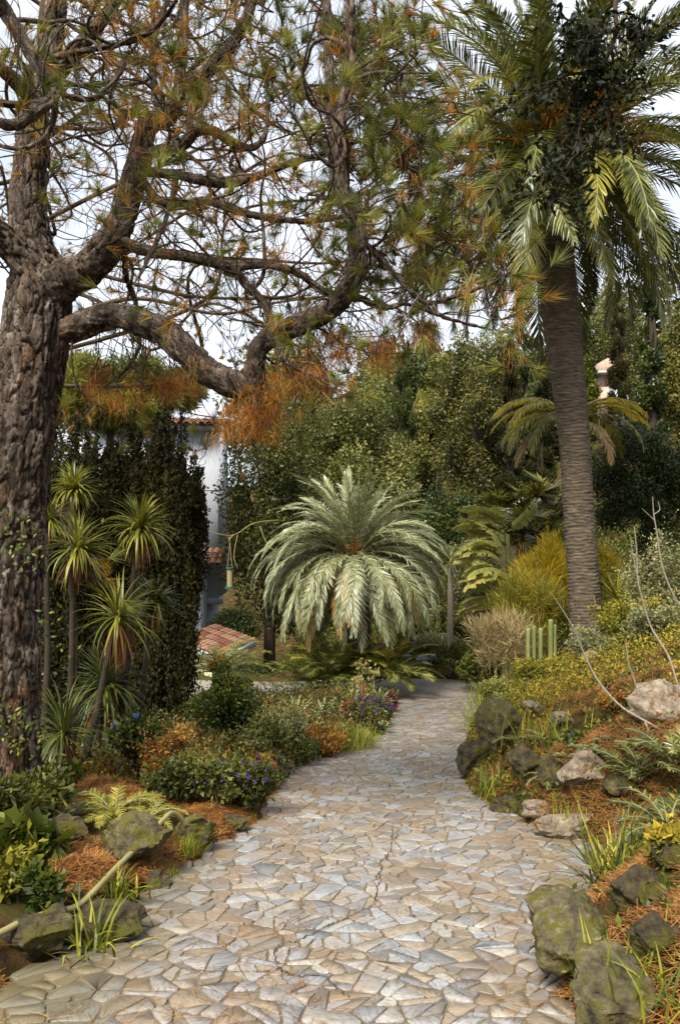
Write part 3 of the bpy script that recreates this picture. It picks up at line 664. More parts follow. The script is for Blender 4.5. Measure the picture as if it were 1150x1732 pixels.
# small tile-roofed porch
porch = thing('porch', 'small cream porch under a sloping terracotta tile roof', 'porch', (-3.6, 22.8, -5))
A = P(300, 1084, 21.9); B_ = P(372, 1112, 21.3); C_ = P(433, 1083, 22.6); D_ = P(338, 1064, 23.6)
D_ = A+(C_-B_); 
ux = (B_-A); Lu = np.linalg.norm(ux); ux = ux/Lu; uy = (A-D_); Lv = np.linalg.norm(uy); uy = uy/Lv
mb = MB(); up = np.cross(uy, ux); up = up/np.linalg.norm(up)*np.sign(up[2])
slab = [A, B_, C_, D_]; V = slab+[p-np.array([0, 0, .17]) for p in slab]
mb.add(V, [(0, 1, 2, 3), (7, 6, 5, 4), (0, 4, 5, 1), (1, 5, 6, 2), (2, 6, 7, 3), (3, 7, 4, 0)], .4); mb.obj('fascia', M['white'], porch)
mb = MB(); nt_ = int(Lu/.12); nv = 5
tiled(mb, D_+np.array([0, 0, .015]), ux, uy, nt_, nv, Lu/nt_, Lv/nv, seed=3); stuff(mb.obj('roof_tiles', M['tile'], porch))
ctr = (A+B_+C_+D_)/4
mb = MB(); V = [ctr+(p-ctr)*.82-np.array([0, 0, .18]) for p in slab]; V2 = [np.array([p[0], p[1], -5.6]) for p in V]
mb.add(V+V2, [(0, 4, 5, 1), (1, 5, 6, 2), (2, 6, 7, 3), (3, 7, 4, 0)], .4); mb.obj('wall', M['cream'], porch)
# far house on the right
fh = thing('far_house', 'distant pinkish house with flat roof and white parapet seen right of the tall palm trunk', 'house', (15, 46, 3))
def fbox(name, px0, px1, py0, py1, Y, d, mat):
    a = P(px0, py1, Y); b = P(px1, py0, Y); m_ = MB(); box(m_, a[0], b[0], Y, Y+d, a[2], b[2]); return m_.obj(name, mat, fh)
fbox('parapet', 1034, 1062, 668, 720, 44, .3, M['stucco'])
fbox('wall', 1014, 1042, 631.5, 720, 45.2, 2.5, M['pink'])
fbox('upper_wall', 1026, 1050, 606, 640, 47, 3, M['pink'])
fbox('roof_slab', 1010, 1044, 627, 631, 44.6, 3, M['concrete'])
fbox('window', 1022, 1031, 638, 652, 45.17, .02, M['tile'])
fbox('terrace_wall', 1016, 1040, 655, 700, 44.2, .3, M['pink'])
mb = MB(); c = P(1038, 660, 43.9); th = np.linspace(0, 2*PI, 13)[:-1]
V = [c+np.array([math.cos(t)*.32, -.15+.0, math.sin(t)*.38]) for t in th]+[c+np.array([math.cos(t)*.17, .02, math.sin(t)*.2]) for t in th]+[c+np.array([0, .08, 0])]
k = np.arange(12); mb.add(V, np.stack([k, (k+1) % 12, (k+1) % 12+12, k+12], 1), .5); mb.add(V[12:], np.stack([k, (k+1) % 12, np.full(12, 12)], 1), .5)
dish = tag(mb.obj('satellite_dish', M['white']), 'white satellite dish on the terrace of the distant house', 'satellite dish')
mb = MB(); tubes(mb, np.array([[c+np.array([0, .1, 0]), c+np.array([0, .2, -.3]), c+np.array([0, .2, -.9])]]), np.full((1, 3), .03), 6); o = mb.obj('bracket', M['concrete']); o.parent = dish
# sloping stair parapet
mb = MB(); a = P(822, 885, 25.5); b = P(893, 832, 25.5); c = P(915, 830, 25.5)
for (p, q) in ((a, b), (b, c)):
    V = []
    for y in (0, .3):
        V += [p+np.array([0, y, 0]), q+np.array([0, y, 0]), q+np.array([0, y, -.5]), p+np.array([0, y, -.5])]
    mb.add(V, [(0, 3, 2, 1), (4, 5, 6, 7), (0, 1, 5, 4), (3, 7, 6, 2), (0, 4, 7, 3), (1, 2, 6, 5)], .5)
stair = tag(mb.obj('stair_parapet', M['concrete']), 'sloping pale concrete parapet among the shrubs above the banana', 'wall'); mb = MB()
V = []
for y in (.05, .25): V += [a+np.array([0, y, -.5]), b+np.array([0, y, -.5]), np.array([b[0], b[1]+y, -2]), np.array([a[0], a[1]+y, -2])]
mb.add(V, [(0, 3, 2, 1), (4, 5, 6, 7), (1, 2, 6, 5), (0, 4, 7, 3)], .5)
o = mb.obj('wall_base', M['rock_moss']); o.parent = stair

# ------------------------------------------------------------------ background trees
def tree(name, label, cat, px, py0, py1, wpx, Y, n, leaf, mat, shape='ell', lobes=18, lobe=.4, group=None, dy=None, trunk=.15, up=0., aspect=.6, bark='plainbark', hollow=.5, inner=.15):
    c = P(px, (py0+py1)/2, Y); rx = wpx/F*Y/2; rz = (py1-py0)/F*Y/2
    x, _, z = G(px, Y); t = thing(name, label, cat, (x, Y, z), group)
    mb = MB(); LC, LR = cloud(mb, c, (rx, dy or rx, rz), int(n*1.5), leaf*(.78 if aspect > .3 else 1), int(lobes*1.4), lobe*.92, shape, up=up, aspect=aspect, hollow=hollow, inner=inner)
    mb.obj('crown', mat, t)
    mb = MB(); top = c[2]+rz*.55
    limb(mb, [(x, Y, z-.3, trunk*1.3), (x+.05, Y, (z+top)/2, trunk), (c[0], Y, top, trunk*.3)], 5, 8)
    m = min(8, len(LC)); s = LC[:m]; base = np.repeat(np.array([[c[0], Y, c[2]-rz*.5]]), m, 0)
    Pn = np.stack([base, (base+s)/2+rs.randn(m, 3)*.1, s], 1); tubes(mb, Pn, np.tile(np.array([trunk*.5, trunk*.3, trunk*.12]), (m, 1)), 5)
    mb.obj('trunk', M[bark], t, smooth=True); return t
# farthest wood (reads as one mass)
mb = MB()
for (px, py, wpx, hpx, Y) in [(-60, 760, 500, 380, 62), (200, 800, 300, 260, 60), (480, 700, 260, 260, 58), (640, 660, 220, 220, 60), (760, 680, 220, 220, 62), (880, 660, 240, 220, 60), (1000, 620, 180, 240, 62), (1130, 560, 240, 300, 58), (1250, 600, 300, 500, 50), (-350, 700, 500, 500, 55), (1500, 600, 400, 600, 50)]:
    cloud(mb, P(px, py, Y), (wpx/F*Y/2, 5, hpx/F*Y/2), 5500, .45, 18, .38)
stuff(mb.obj('far_wood', M['conifer'])); 
tree('evergreen_tree', 'ivy-clad evergreen left of the silver palm, behind the bird feeder', 'tree', 454, 660, 1060, 164, 24.5, 30000, .12, M['ivy'], 'col', 34, .34, inner=.2)
tree('evergreen_tree', 'tall dark tree behind the ivy-clad evergreen, under the hanging rusty needles', 'tree', 530, 610, 900, 150, 30, 18000, .14, M['ivy'], 'ell', 20)
tree('bushy_tree', 'broad olive-green bushy tree right behind the silver palm', 'tree', 610, 645, 960, 230, 27, 30000, .13, M['olive'], 'ell', 30, .32, inner=.25)
tree('bushy_tree', 'dark tree in the gap between olive-green tree and layered conifer', 'tree', 705, 600, 900, 110, 33, 14000, .14, M['darkhedge'], 'col', 22, .36)
tree('bushy_tree', 'bright yellow-green pyramidal tree left of the layered conifer', 'tree', 738, 600, 800, 105, 32, 15000, .13, M['bright'], 'cone', 28, .4)
tree('conifer_tree', 'tall olive-dark conifer with layered sprays above the banana plants', 'tree', 810, 570, 900, 165, 29, 30000, .15, M['conifer'], 'col', 46, .26, aspect=.45, up=-.1)
tree('cypress_tree', 'dark pointed cypress right behind the layered conifer', 'tree', 890, 560, 860, 90, 33, 14000, .15, M['darkhedge'], 'cone', 26, .4, up=.7)
tree('cypress_tree', 'dark cypress whose edge shows just left of the tall palm trunk', 'tree', 925, 590, 860, 80, 34, 12000, .15, M['cypress'], 'cone', 26, .4, up=.7)
tree('vine_clad_tree', 'vine-hung green tree just right of the tall palm trunk', 'tree', 992, 600, 790, 40, 28, 9000, .12, M['mid'], 'col', 18, .4)
tree('cypress_tree', 'tall dark green cypress in front of the pale-leaved tree at right', 'tree', 1100, 460, 760, 66, 27, 14000, .12, M['darkhedge'], 'cone', 30, .42, up=.8)
tree('leafy_tree', 'sunlit yellow-green leafy tree at the right picture edge', 'tree', 1150, 520, 760, 130, 29, 18000, .14, M['yellowtree'], 'ell', 26, .34)
tree('leafy_tree', 'hazy olive tree on the skyline right of the palm crown', 'tree', 1050, 440, 760, 120, 52, 16000, .17, M['olive'], 'ell', 20, .36)
tree('dark_shrub', 'big dense dark green shrub right of the tall palm trunk', 'shrub', 1100, 690, 960, 230, 19, 38000, .085, M['darkhedge'], 'ell', 46, .26, inner=.25, dy=1.6)
tree('dark_shrub', 'dark shrub below the layered conifer, behind the silver palm right side', 'shrub', 765, 800, 980, 120, 25, 14000, .11, M['darkhedge'], 'ell', 18, .36)
tree('grey_shrub', 'grey-green shrub left of the banana leaves', 'shrub', 790, 890, 1010, 80, 24, 9000, .08, M['greygreen'], 'ell', 14, .4)
tree('umbrella_pine', 'flat rounded pine crown showing above the dark cypresses', 'tree', 305, 625, 695, 150, 22, 20000, .22, M['yellowtree'], 'ell', 22, .3, aspect=.10, trunk=.05)
tree('umbrella_pine', 'blue-green pine crown left of the flat one, just right of the big trunk', 'tree', 185, 590, 740, 230, 20, 36000, .24, M['needle_green'], 'ell', 44, .24, aspect=.10)
tree('hedge', 'clipped glossy hedge between porch roof and ivy-clad tree', 'hedge', 395, 1020, 1115, 130, 23.6, 12000, .075, M['darkhedge'], 'ell', 16, .4, trunk=.05, dy=.8)
tree('leafy_tree', 'pale hillside tree behind the pale fan palm skirt', 'tree', 640, 560, 860, 150, 44, 16000, .18, M['bright'], 'ell', 18, .34)
tree('leafy_tree', 'shaded hillside tree behind the bright pyramidal one', 'tree', 830, 530, 860, 170, 46, 18000, .18, M['olive'], 'ell', 18, .34)
tree('leafy_tree', 'yellowish hillside tree left of the hanging rusty needles', 'tree', 500, 530, 860, 160, 45, 18000, .18, M['yellowtree'], 'ell', 18, .34)
tree('dark_shrub', 'dark thicket at the left picture edge behind the pine trunk', 'shrub', 20, 960, 1330, 200, 9.6, 16000, .06, M['ivy'], 'ell', 24, .34, trunk=.05, dy=.8)
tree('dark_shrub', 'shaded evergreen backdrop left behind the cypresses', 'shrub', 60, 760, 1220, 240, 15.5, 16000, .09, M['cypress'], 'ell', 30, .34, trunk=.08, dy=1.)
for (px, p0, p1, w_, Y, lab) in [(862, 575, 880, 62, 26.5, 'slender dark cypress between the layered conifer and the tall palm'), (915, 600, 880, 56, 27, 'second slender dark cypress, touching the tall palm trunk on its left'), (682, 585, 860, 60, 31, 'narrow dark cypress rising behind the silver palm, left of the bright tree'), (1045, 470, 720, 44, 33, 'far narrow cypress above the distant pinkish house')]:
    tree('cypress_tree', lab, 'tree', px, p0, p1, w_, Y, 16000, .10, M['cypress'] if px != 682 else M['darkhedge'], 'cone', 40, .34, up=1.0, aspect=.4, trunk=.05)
# dark cypresses on the left, each a column of upright sprays
for k, (px, py0, py1, wpx, Y, lab) in enumerate([
    (112, 680, 1290, 90, 12.6, 'leftmost dark cypress, mostly behind the sword-leaved plants'),
    (168, 672, 1290, 84, 12.2, 'second dark cypress from the left, behind the sword-leaved plants'),
    (222, 655, 1290, 86, 12.5, 'dark cypress in the middle of the row of five'),
    (283, 640, 1280, 84, 12.0, 'tallest dark cypress, fourth in the row'),
    (320, 690, 1270, 52, 12.3, 'rightmost dark cypress, standing against the white house')]):
    c = P(px, (py0+py1)/2, Y); lean = (0, 0, -.05, -.15, -.42)[k]; x, _, z = G(px, Y); x += lean; t = thing('cypress_tree', lab, 'tree', (x, Y, z), 'row of dark cypresses on the left')
    mb = MB(); rx = wpx/F*Y/2; H = (py1-py0)/F*Y
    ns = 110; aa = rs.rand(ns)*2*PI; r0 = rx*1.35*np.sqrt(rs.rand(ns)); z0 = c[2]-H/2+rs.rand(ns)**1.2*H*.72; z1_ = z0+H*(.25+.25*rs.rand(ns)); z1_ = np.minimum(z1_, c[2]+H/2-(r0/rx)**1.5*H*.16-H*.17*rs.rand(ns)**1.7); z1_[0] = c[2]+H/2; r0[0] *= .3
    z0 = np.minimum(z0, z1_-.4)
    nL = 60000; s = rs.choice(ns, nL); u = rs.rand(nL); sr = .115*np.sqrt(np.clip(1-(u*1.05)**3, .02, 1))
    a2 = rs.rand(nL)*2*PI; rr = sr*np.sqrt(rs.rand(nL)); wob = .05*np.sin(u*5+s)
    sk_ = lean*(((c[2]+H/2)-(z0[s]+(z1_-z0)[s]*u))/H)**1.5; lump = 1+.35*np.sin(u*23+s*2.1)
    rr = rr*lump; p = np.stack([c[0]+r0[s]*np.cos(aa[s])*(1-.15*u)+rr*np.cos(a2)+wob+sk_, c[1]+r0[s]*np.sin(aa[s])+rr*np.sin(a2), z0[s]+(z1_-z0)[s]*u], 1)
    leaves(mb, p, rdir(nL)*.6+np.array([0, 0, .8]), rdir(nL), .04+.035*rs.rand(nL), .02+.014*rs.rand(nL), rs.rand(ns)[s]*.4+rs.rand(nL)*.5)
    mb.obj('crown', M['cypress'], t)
    mb = MB(); limb(mb, [(x, Y, z-.2, .08), (x, Y+.1, z+1.5, .05), (c[0], Y+.15, c[2]+H*.1, .02)], 4, 7)
    st = rs.choice(ns, 12); st[:] = st[0]; tubes(mb, np.stack([np.tile([[x, Y, z+.2]], (12, 1)), np.stack([c[0]+r0[st]*np.cos(aa[st]), c[1]+r0[st]*np.sin(aa[st]), z0[st]], 1), np.stack([c[0]+r0[st]*np.cos(aa[st])*.8, c[1]+r0[st]*np.sin(aa[st]), z1_[st]], 1)], 1), np.tile([.03, .018, .006], (12, 1)), 5)
    mb.obj('trunk', M['plainbark'], t)

# ------------------------------------------------------------------ palms
def palm_crown(t, c, classes, names='frond', seed=0, jit=.16, open_=None):
    """classes: (mesh list, count, scale)"""
    R = random.Random(seed); k = 0; tot = sum(n for _, n, _ in classes)
    for ci, (meshes, n, s) in enumerate(classes):
        for i in range(n):
            az = k*2.39996+R.uniform(-jit, jit); k += 1; me = R.choice(meshes)
            if open_ and ci in open_ and math.sin(az) < -.62: continue
            place(me, names, t, (c[0]+.12*math.cos(az), c[1]+.12*math.sin(az), c[2]+R.uniform(-.1, .1)), (R.uniform(-.4, .4), R.uniform(-.17, .17), az), s*R.uniform(.78, 1.1))
# silver palm
YP = 19.6; cc = P(598, 940, YP); xb, _, zb = G(640, YP)
sp = thing('silver_palm', 'bushy silver date palm with domed crown and orange leaf bases at the path end', 'palm', (cc[0]+.15, YP, zb))
mts = [M['palm_silver'], M['rachis']]; mtb = [M['palm_brown'], M['rachis']]
kw = dict(nl=62, ll=.30, lw=.021, wr=.016, a0=58, a1=20, vee=.25)
cl = []
for i_, (el, dr, n, L) in enumerate([(1.5, .5, 14, 2.1), (1.3, 1.2, 26, 2.2), (1.1, 1.7, 36, 2.35), (.9, 2.0, 44, 2.5), (.65, 2.1, 50, 2.6), (.35, 2.0, 54, 2.6), (.05, 1.8, 54, 2.55), (-.3, 1.4, 46, 2.4), (-.7, .9, 34, 2.15)]):
    ms = [frond_mesh('frond', L*1.04, el, dr, mats=mts, seed=i_*7+q, hang=.15, curl=(-.07, .08)[q], **kw) for q in range(2)]
    if i_ == 7: ms.append(frond_mesh('frond', L, el, dr, mats=mtb, seed=90, hang=.2, **kw))
    cl.append((ms, n, 1.0))
palm_crown(sp, cc, cl, seed=4, open_=(2, 3, 4, 5))
mb = MB(); limb(mb, [(cc[0]+.15, YP, zb-.2, .32), (cc[0]+.12, YP, zb+1.5, .26), (cc[0], YP, cc[2]-.1, .3)], 14, 20, rough=.1, plates=.03, fs=.6); mb.obj('trunk', M['palmbark'], sp, smooth=True)
mb = MB(); n = 420; az = rs.rand(n)*2*PI; B = np.tile(cc, (n, 1))+np.c_[rs.randn(n, 2)*.07, rs.randn(n)*.06]
blades(mb, B, az, .1+rs.rand(n)*1.3, .35+.4*rs.rand(n), np.full(n, .022), rs.rand(n)*.5, 3); mb.obj('leaf_bases', M['rachis_or'], sp)
mb = MB(); n = 7; B = np.tile(cc, (n, 1)); blades(mb, B, rs.rand(n)*6, 1.45+.1*rs.rand(n), 1.9+.6*rs.rand(n), np.full(n, .03), rs.rand(n)*.2, 4); mb.obj('spear_leaves', M['palm_silver'], sp)
# suckers round the foot of the silver palm
c2 = P(585, 1130, 18.9)
sk = thing('palm_offshoots', 'low green palm offshoots arching round the foot of the silver palm', 'palm', (c2[0], 18.9, gz(c2[0], 18.9)))
kw2 = dict(nl=46, ll=.34, lw=.02, wr=.012, a0=58, a1=20, vee=.3)
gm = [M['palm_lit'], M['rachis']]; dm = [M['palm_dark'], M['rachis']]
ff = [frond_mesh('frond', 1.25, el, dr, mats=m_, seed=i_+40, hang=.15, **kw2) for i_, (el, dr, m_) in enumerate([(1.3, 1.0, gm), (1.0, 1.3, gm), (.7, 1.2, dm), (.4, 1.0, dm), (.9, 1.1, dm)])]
for q, (px, py) in enumerate([(540, 1165), (585, 1150), (625, 1150), (560, 1135), (655, 1140)]):
    pc = P(px, py, 19.0+.2*(q % 3)); palm_crown(sk, pc, [(ff, 26, 1.0)], seed=10+q)
# tall date palm
YT = 14.8; zb = gz(P(990, 0, YT)[0], YT); bx_ = P(992, 0, YT)[0]
tp = thing('date_palm', 'tall date palm with ringed dark trunk and huge arching crown on the right bank', 'palm', (bx_, YT, zb))
prof = [(992, 1110, 29), (990, 1060, 27), (985, 960, 26), (978, 860, 26), (972, 760, 25.5), (962, 660, 28), (950, 560, 30), (940, 470, 32), (932, 400, 36), (928, 350, 38), (926, 300, 26)]
pts = [tuple(P(a, b, YT))+(r/F*YT,) for a, b, r in prof]; pts[0] = (pts[0][0], pts[0][1], zb-.3, pts[0][3]*1.05)
mb = MB(); q = smooth_path(pts, 56); C = q[:, :3]; R_ = q[:, 3]; K = len(C); n = 44; th = np.arange(n)*2*PI/n
ring = np.abs(((np.arange(K)/3.2) % 1)-.5)*2; V = np.zeros((K, n, 3))
for k in range(K):
    for j in range(n):
        s_ = (k/3.2+.7*noise.noise(Vector((math.cos(th[j])*1.2, math.sin(th[j])*1.2, k*.03)))+.5*math.sin(th[j]*1)) % 1
        dd = .022*(s_**2)+.012*noise.noise(Vector((math.cos(th[j])*5, math.sin(th[j])*5, k*.22)))+.010*noise.noise(Vector((math.cos(th[j])*14, math.sin(th[j])*14, k*.8)))
        V[k, j] = C[k]+np.array([math.cos(th[j]), math.sin(th[j]), 0])*(R_[k]+dd-.012)
k = np.arange(K-1)[:, None]*n; j = np.arange(n)[None]; j2 = (j+1) % n
mb.add(V.reshape(-1, 3), np.stack([k+j, k+j2, k+n+j2, k+n+j], -1).reshape(-1, 4)); mb.obj('trunk', M['palmbark'], tp, smooth=True)
ct = P(935, 275, YT)
kw = dict(nl=104, ll=.50, lw=.027, wr=.03, a0=60, a1=24, vee=.3)
cl = []; mts = [M['palm_dark'], M['rachis']]; mtl = [M['palm_lit'], M['rachis']]
for i_, (el, dr, n_, L) in enumerate([(1.45, .35, 10, 3.3), (1.2, .65, 14, 3.6), (.95, .95, 16, 3.8), (.7, 1.2, 18, 3.9), (.4, 1.4, 18, 4.0), (.1, 1.45, 18, 3.9), (-.2, 1.25, 20, 3.7), (-.5, 1.0, 22, 3.5)]):
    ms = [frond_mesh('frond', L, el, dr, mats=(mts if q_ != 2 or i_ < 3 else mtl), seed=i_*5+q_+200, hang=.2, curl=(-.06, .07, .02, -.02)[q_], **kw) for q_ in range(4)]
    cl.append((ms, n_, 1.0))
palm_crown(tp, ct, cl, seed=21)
mb = MB()
for q_ in range(34):      # orange fruit stalks
    a = rs.rand()*2*PI; n = 26; hd = .5+1.0*rs.rand(); base = ct+np.array([math.cos(a)*hd, math.sin(a)*hd, .25+.3*rs.randn()-.1*hd])
    tubes(mb, np.stack([ct, (ct+base)/2+np.array([0, 0, .18]), base])[None], np.array([[.03, .025, .02]]), 5)
    blades(mb, np.tile(base, (n, 1)), a+rs.randn(n)*.6, .2+rs.randn(n)*.5, .4+.35*rs.rand(n), np.full(n, .026), 1+rs.rand(n), 3)
mb.obj('fruit_stalks', M['rachis_or'], tp)
mb = MB(); n = 160; a = rs.rand(n)*2*PI; B = np.stack([ct[0]+.25*np.cos(a), ct[1]+.25*np.sin(a), ct[2]-.5*rs.rand(n)], 1)
blades(mb, B, a, .8+.4*rs.randn(n), .4+.3*rs.rand(n), np.full(n, .09), .3*rs.rand(n), 3); mb.obj('leaf_bases', M['plainbark'], tp)
# smaller golden palm half hidden behind the tall trunk
cg = P(965, 712, 17.6); zg = gz(cg[0], 17.6)
gp = thing('golden_palm', 'palm with sunlit golden arching fronds half hidden behind the tall trunk', 'palm', (cg[0], 17.6, zg))
mb = MB(); limb(mb, [(cg[0], 17.6, zg-.3, .16), (cg[0], 17.6, (zg+cg[2])/2, .14), (cg[0], 17.6, cg[2], .15)], 10, 14, rough=.1, plates=.015); mb.obj('trunk', M['palmbark'], gp, smooth=True)
mg = [M['palm_gold'], M['rachis']]; mgd = [M['palm_lit'], M['rachis']]; md = [M['palm_brown'], M['rachis']]
kw = dict(nl=46, ll=.30, lw=.028, wr=.018, a0=58, a1=22, vee=.1)
gf = [frond_mesh('frond', 1.75, .55, 1.7, mats=mg, seed=301, hang=.3, **kw), frond_mesh('frond', 1.8, .35, 1.9, mats=mgd, seed=302, hang=.3, **kw), frond_mesh('frond', 1.6, .75, 1.8, mats=mg, seed=303, hang=.3, **kw), frond_mesh('frond', 1.6, -.1, 1.4, mats=md, seed=304, hang=.3, **kw)]
for q_, (az, mi_) in enumerate([(3.14, 0), (3.35, 2), (2.9, 2), (3.6, 1), (3.75, 0), (3.3, 1), (4.0, 1), (3.45, 3), (4.4, 1), (0, 2), (-.25, 0), (.3, 2), (-.5, 1), (.6, 1), (1.5, 2), (2.2, 0), (5.2, 3), (-.12, 2)]):
    place(gf[mi_], 'frond', gp, cg+np.array([0, 0, .04*(q_ % 3)]), ((rs.rand()-.5)*.3, 0, az), (1.0 if math.cos(az) < 0 else .95)*(1.08+.15*rs.rand()))

# fan palms behind the yellow bush and the dead skirt far behind
def fan_mesh(seed, r=.55, n=26):
    mb = MB(); a = np.linspace(-2.2, 2.2, n); B = np.tile([0., 0, 0], (n, 1)); R = np.random.RandomState(seed)
    mbx = mb; c = np.stack([np.cos(a), np.sin(a), np.zeros(n)], 1); d = nrm(c+np.array([0, 0, .15])+R.randn(n, 3)*.05); l = r*(.75+.25*np.cos(a*.6))*(.9+.2*R.rand(n))
    leaves(mb, B, d, np.tile([0, 0, 1.], (n, 1)), l, r*.115, R.rand(n)); return mb.mesh('fan_leaf', [M['palm_lit'] if seed % 3 else M['palm_dark']])
fans = [fan_mesh(s_) for s_ in range(5)]
for q_, (px, py, Y, sc_, lab) in enumerate([(880, 868, 21.5, 1.0, 'bushy fan palm below the sloping parapet, left clump'), (935, 860, 21, 1.05, 'bushy fan palm touching the tall palm trunk on its left'), (905, 905, 19.5, .8, 'low fan palm sprouting just above the yellow feathery bush')]):
    c = P(px, py, Y); z = gz(c[0], Y); t = thing('fan_palm', lab, 'palm', (c[0], Y, z))
    mb = MB(); limb(mb, [(c[0], Y, z-.2, .12), (c[0], Y, c[2], .1)], 6, 10, rough=.1); 
    for i_ in range(26):
        az = rs.rand()*2*PI; el = -.3+1.5*rs.rand(); l = .45+.3*rs.rand(); e = c+np.array([math.cos(az)*math.cos(el)*l, math.sin(az)*math.cos(el)*l, math.sin(el)*l])*sc_
        tubes(mb, np.stack([c, (c+e)/2, e])[None], np.full((1, 3), .012), 3)
        place(fans[i_ % 5], 'fan_leaf', t, e, (rs.randn()*.4, -el*.5+.3, az), sc_)
    mb.obj('trunk', M['plainbark'], t)
c = P(718, 575, 36); z = gz(c[0], 36); t = thing('fan_palm', 'distant palm with a pale skirt of dead hanging fans', 'palm', (c[0], 36, z))
mb = MB(); limb(mb, [(c[0], 36, z, .2), (c[0], 36, c[2]+.3, .18)], 5, 10); mb.obj('trunk', M['plainbark'], t)
mb = MB(); n = 300; a = rs.rand(n)*2*PI; B = np.stack([c[0]+.2*np.cos(a), 36+.2*np.sin(a), c[2]+.45-.5*rs.rand(n)], 1); blades(mb, B, a, -.5-.7*rs.rand(n), .7+.4*rs.rand(n), np.full(n, .07), np.full(n, .6), 3); mb.obj('dead_skirt', M['wisp'], t)
palm_crown(t, c+np.array([0, 0, .5]), [(fans, 14, 1.3)], 'fan_leaf')

# ------------------------------------------------------------------ banana plants
def banana_leaf(seed, L=1.0, W=.24):
    R = np.random.RandomState(seed); mb = MB(); K = 22; t = np.linspace(0, 1, K+1); e = .5-1.3*t
    x = np.concatenate([[0], np.cumsum(np.cos(e[:-1])*L/K)]); z = np.concatenate([[0], np.cumsum(np.sin(e[:-1])*L/K)])
    tubes(mb, np.stack([x, 0*x, z], 1)[None], (.012*(1-t*.8))[None], 4, 1)
    for s in (-1, 1):
        for k in range(1, K):
            if R.rand() < .06: continue
            w0 = W*.5*math.sin(PI*min(.98, (k/K)*.93+.06))**.55; w1 = W*.5*math.sin(PI*min(.98, ((k+1)/K)*.93+.06))**.55; tw = R.uniform(-.05, .03) if R.rand() < .4 else -.02
            V = [(x[k], 0, z[k]), (x[k+1], 0, z[k+1]), (x[k+1]+.02, s*w1*.6, z[k+1]+.03), (x[k]+.02, s*w0*.6, z[k]+.03), (x[k+1]+.035, s*w1, z[k+1]+tw), (x[k]+.04, s*w0, z[k]+tw)]
            r = .4+.3*R.rand(); mb.add(V, [(0, 1, 2, 3), (3, 2, 4, 5)], [r, r+.15], 0)
    return mb.mesh('banana_leaf', [M['banana'], M['rachis']], True)
bl = [banana_leaf(s_) for s_ in range(4)]
for q_, (px, py, Y, az0, lab) in enumerate([(858, 1010, 17.6, 3.1, 'lowest banana plant, its leaves reaching left over the path end'), (850, 960, 18.0, 3.0, 'banana plant in the middle of the clump left of the yellow bush'), (858, 905, 18.6, 2.8, 'uppermost banana plant with browned leaf tips')]):
    c = P(px, py, Y); z = gz(c[0], Y); t = thing('banana_plant', lab, 'banana plant', (c[0], Y, z))
    mb = MB(); limb(mb, [(c[0]+.1, Y, z-.2, .09), (c[0]+.05, Y, (z+c[2])/2, .075), (c[0], Y, c[2], .05)], 5, 9); mb.obj('stem', M['cactus'], t, smooth=True)
    for i_ in range(11):
        place(bl[i_ % 4], 'banana_leaf', t, c+np.array([0, 0, -.32+.08*i_]), (rs.randn()*.6+.3, -.1+.25*rs.randn(), az0+rs.randn()*.75), 1.05+.35*rs.rand())

# ------------------------------------------------------------------ the big pine
YB = 6.0
pine = thing('pine_tree', 'big old pine with furrowed leaning trunk and twisted limbs on the left', 'tree', (P(12, 0, YB)[0], YB, gz(P(12, 0, YB)[0], YB)))
def PL(rows): return [tuple(P(a, b, YB+d))+(r/F*(YB+d),) for a, b, d, r in rows]
mb = MB()
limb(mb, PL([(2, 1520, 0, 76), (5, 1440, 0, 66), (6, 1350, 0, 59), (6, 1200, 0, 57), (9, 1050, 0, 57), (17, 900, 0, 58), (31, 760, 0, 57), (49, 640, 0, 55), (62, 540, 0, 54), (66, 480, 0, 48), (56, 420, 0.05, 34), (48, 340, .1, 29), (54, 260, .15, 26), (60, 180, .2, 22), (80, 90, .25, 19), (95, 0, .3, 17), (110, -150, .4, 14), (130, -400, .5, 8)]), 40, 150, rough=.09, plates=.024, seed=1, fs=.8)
limbs = []
def L_(rows, m=10, n=18, pl=.007, rough=.12, fs=1.3):
    limbs.append(smooth_path(PL(rows), 6)); limb(mb, PL(rows), m+4, int(n*1.6), rough=rough*1.3, plates=pl*1.2, seed=len(limbs)*3.7, fs=fs)
L_([(75, 520, -.02, 34), (70, 480, -.1, 30), (30, 430, -.15, 25), (-20, 380, -.3, 23), (-90, 300, -.5, 19), (-180, 120, -.8, 14)], 14, 30, .016)
L_([(80, 505, 0, 34), (110, 472, -.05, 33), (150, 452, -.05, 27), (190, 405, -.05, 24), (214, 350, 0, 21), (228, 300, 0, 20), (240, 250, .05, 18), (252, 212, .05, 16), (285, 195, .1, 15), (305, 160, .1, 12), (345, 125, .15, 12), (385, 85, .2, 9), (420, 20, .3, 8), (460, -100, .5, 5)], 14, 30, .014)
L_([(95, 560, 0, 20), (125, 556, -.05, 22), (165, 540, -.12, 21), (205, 535, -.2, 20), (245, 549, -.28, 22), (282, 563, -.32, 22), (312, 592, -.36, 22), (350, 628, -.4, 22), (395, 650, -.44, 22), (425, 655, -.45, 19), (432, 620, -.45, 16), (437, 590, -.45, 16), (462, 567, -.45, 16), (505, 550, -.45, 17), (552, 528, -.5, 17), (585, 492, -.55, 17), (603, 450, -.6, 16), (604, 400, -.62, 15), (592, 350, -.62, 14), (572, 300, -.6, 13), (568, 250, -.6, 12), (580, 190, -.55, 10), (592, 110, -.5, 9), (592, 0, -.45, 8), (590, -120, -.1, 5)], 14, 30, .013)
L_([(578, 320, -.6, 8), (564, 240, -.3, 9), (560, 160, -.2, 8), (554, 80, -.1, 8), (552, 0, 0, 7), (545, -120, .2, 5)])
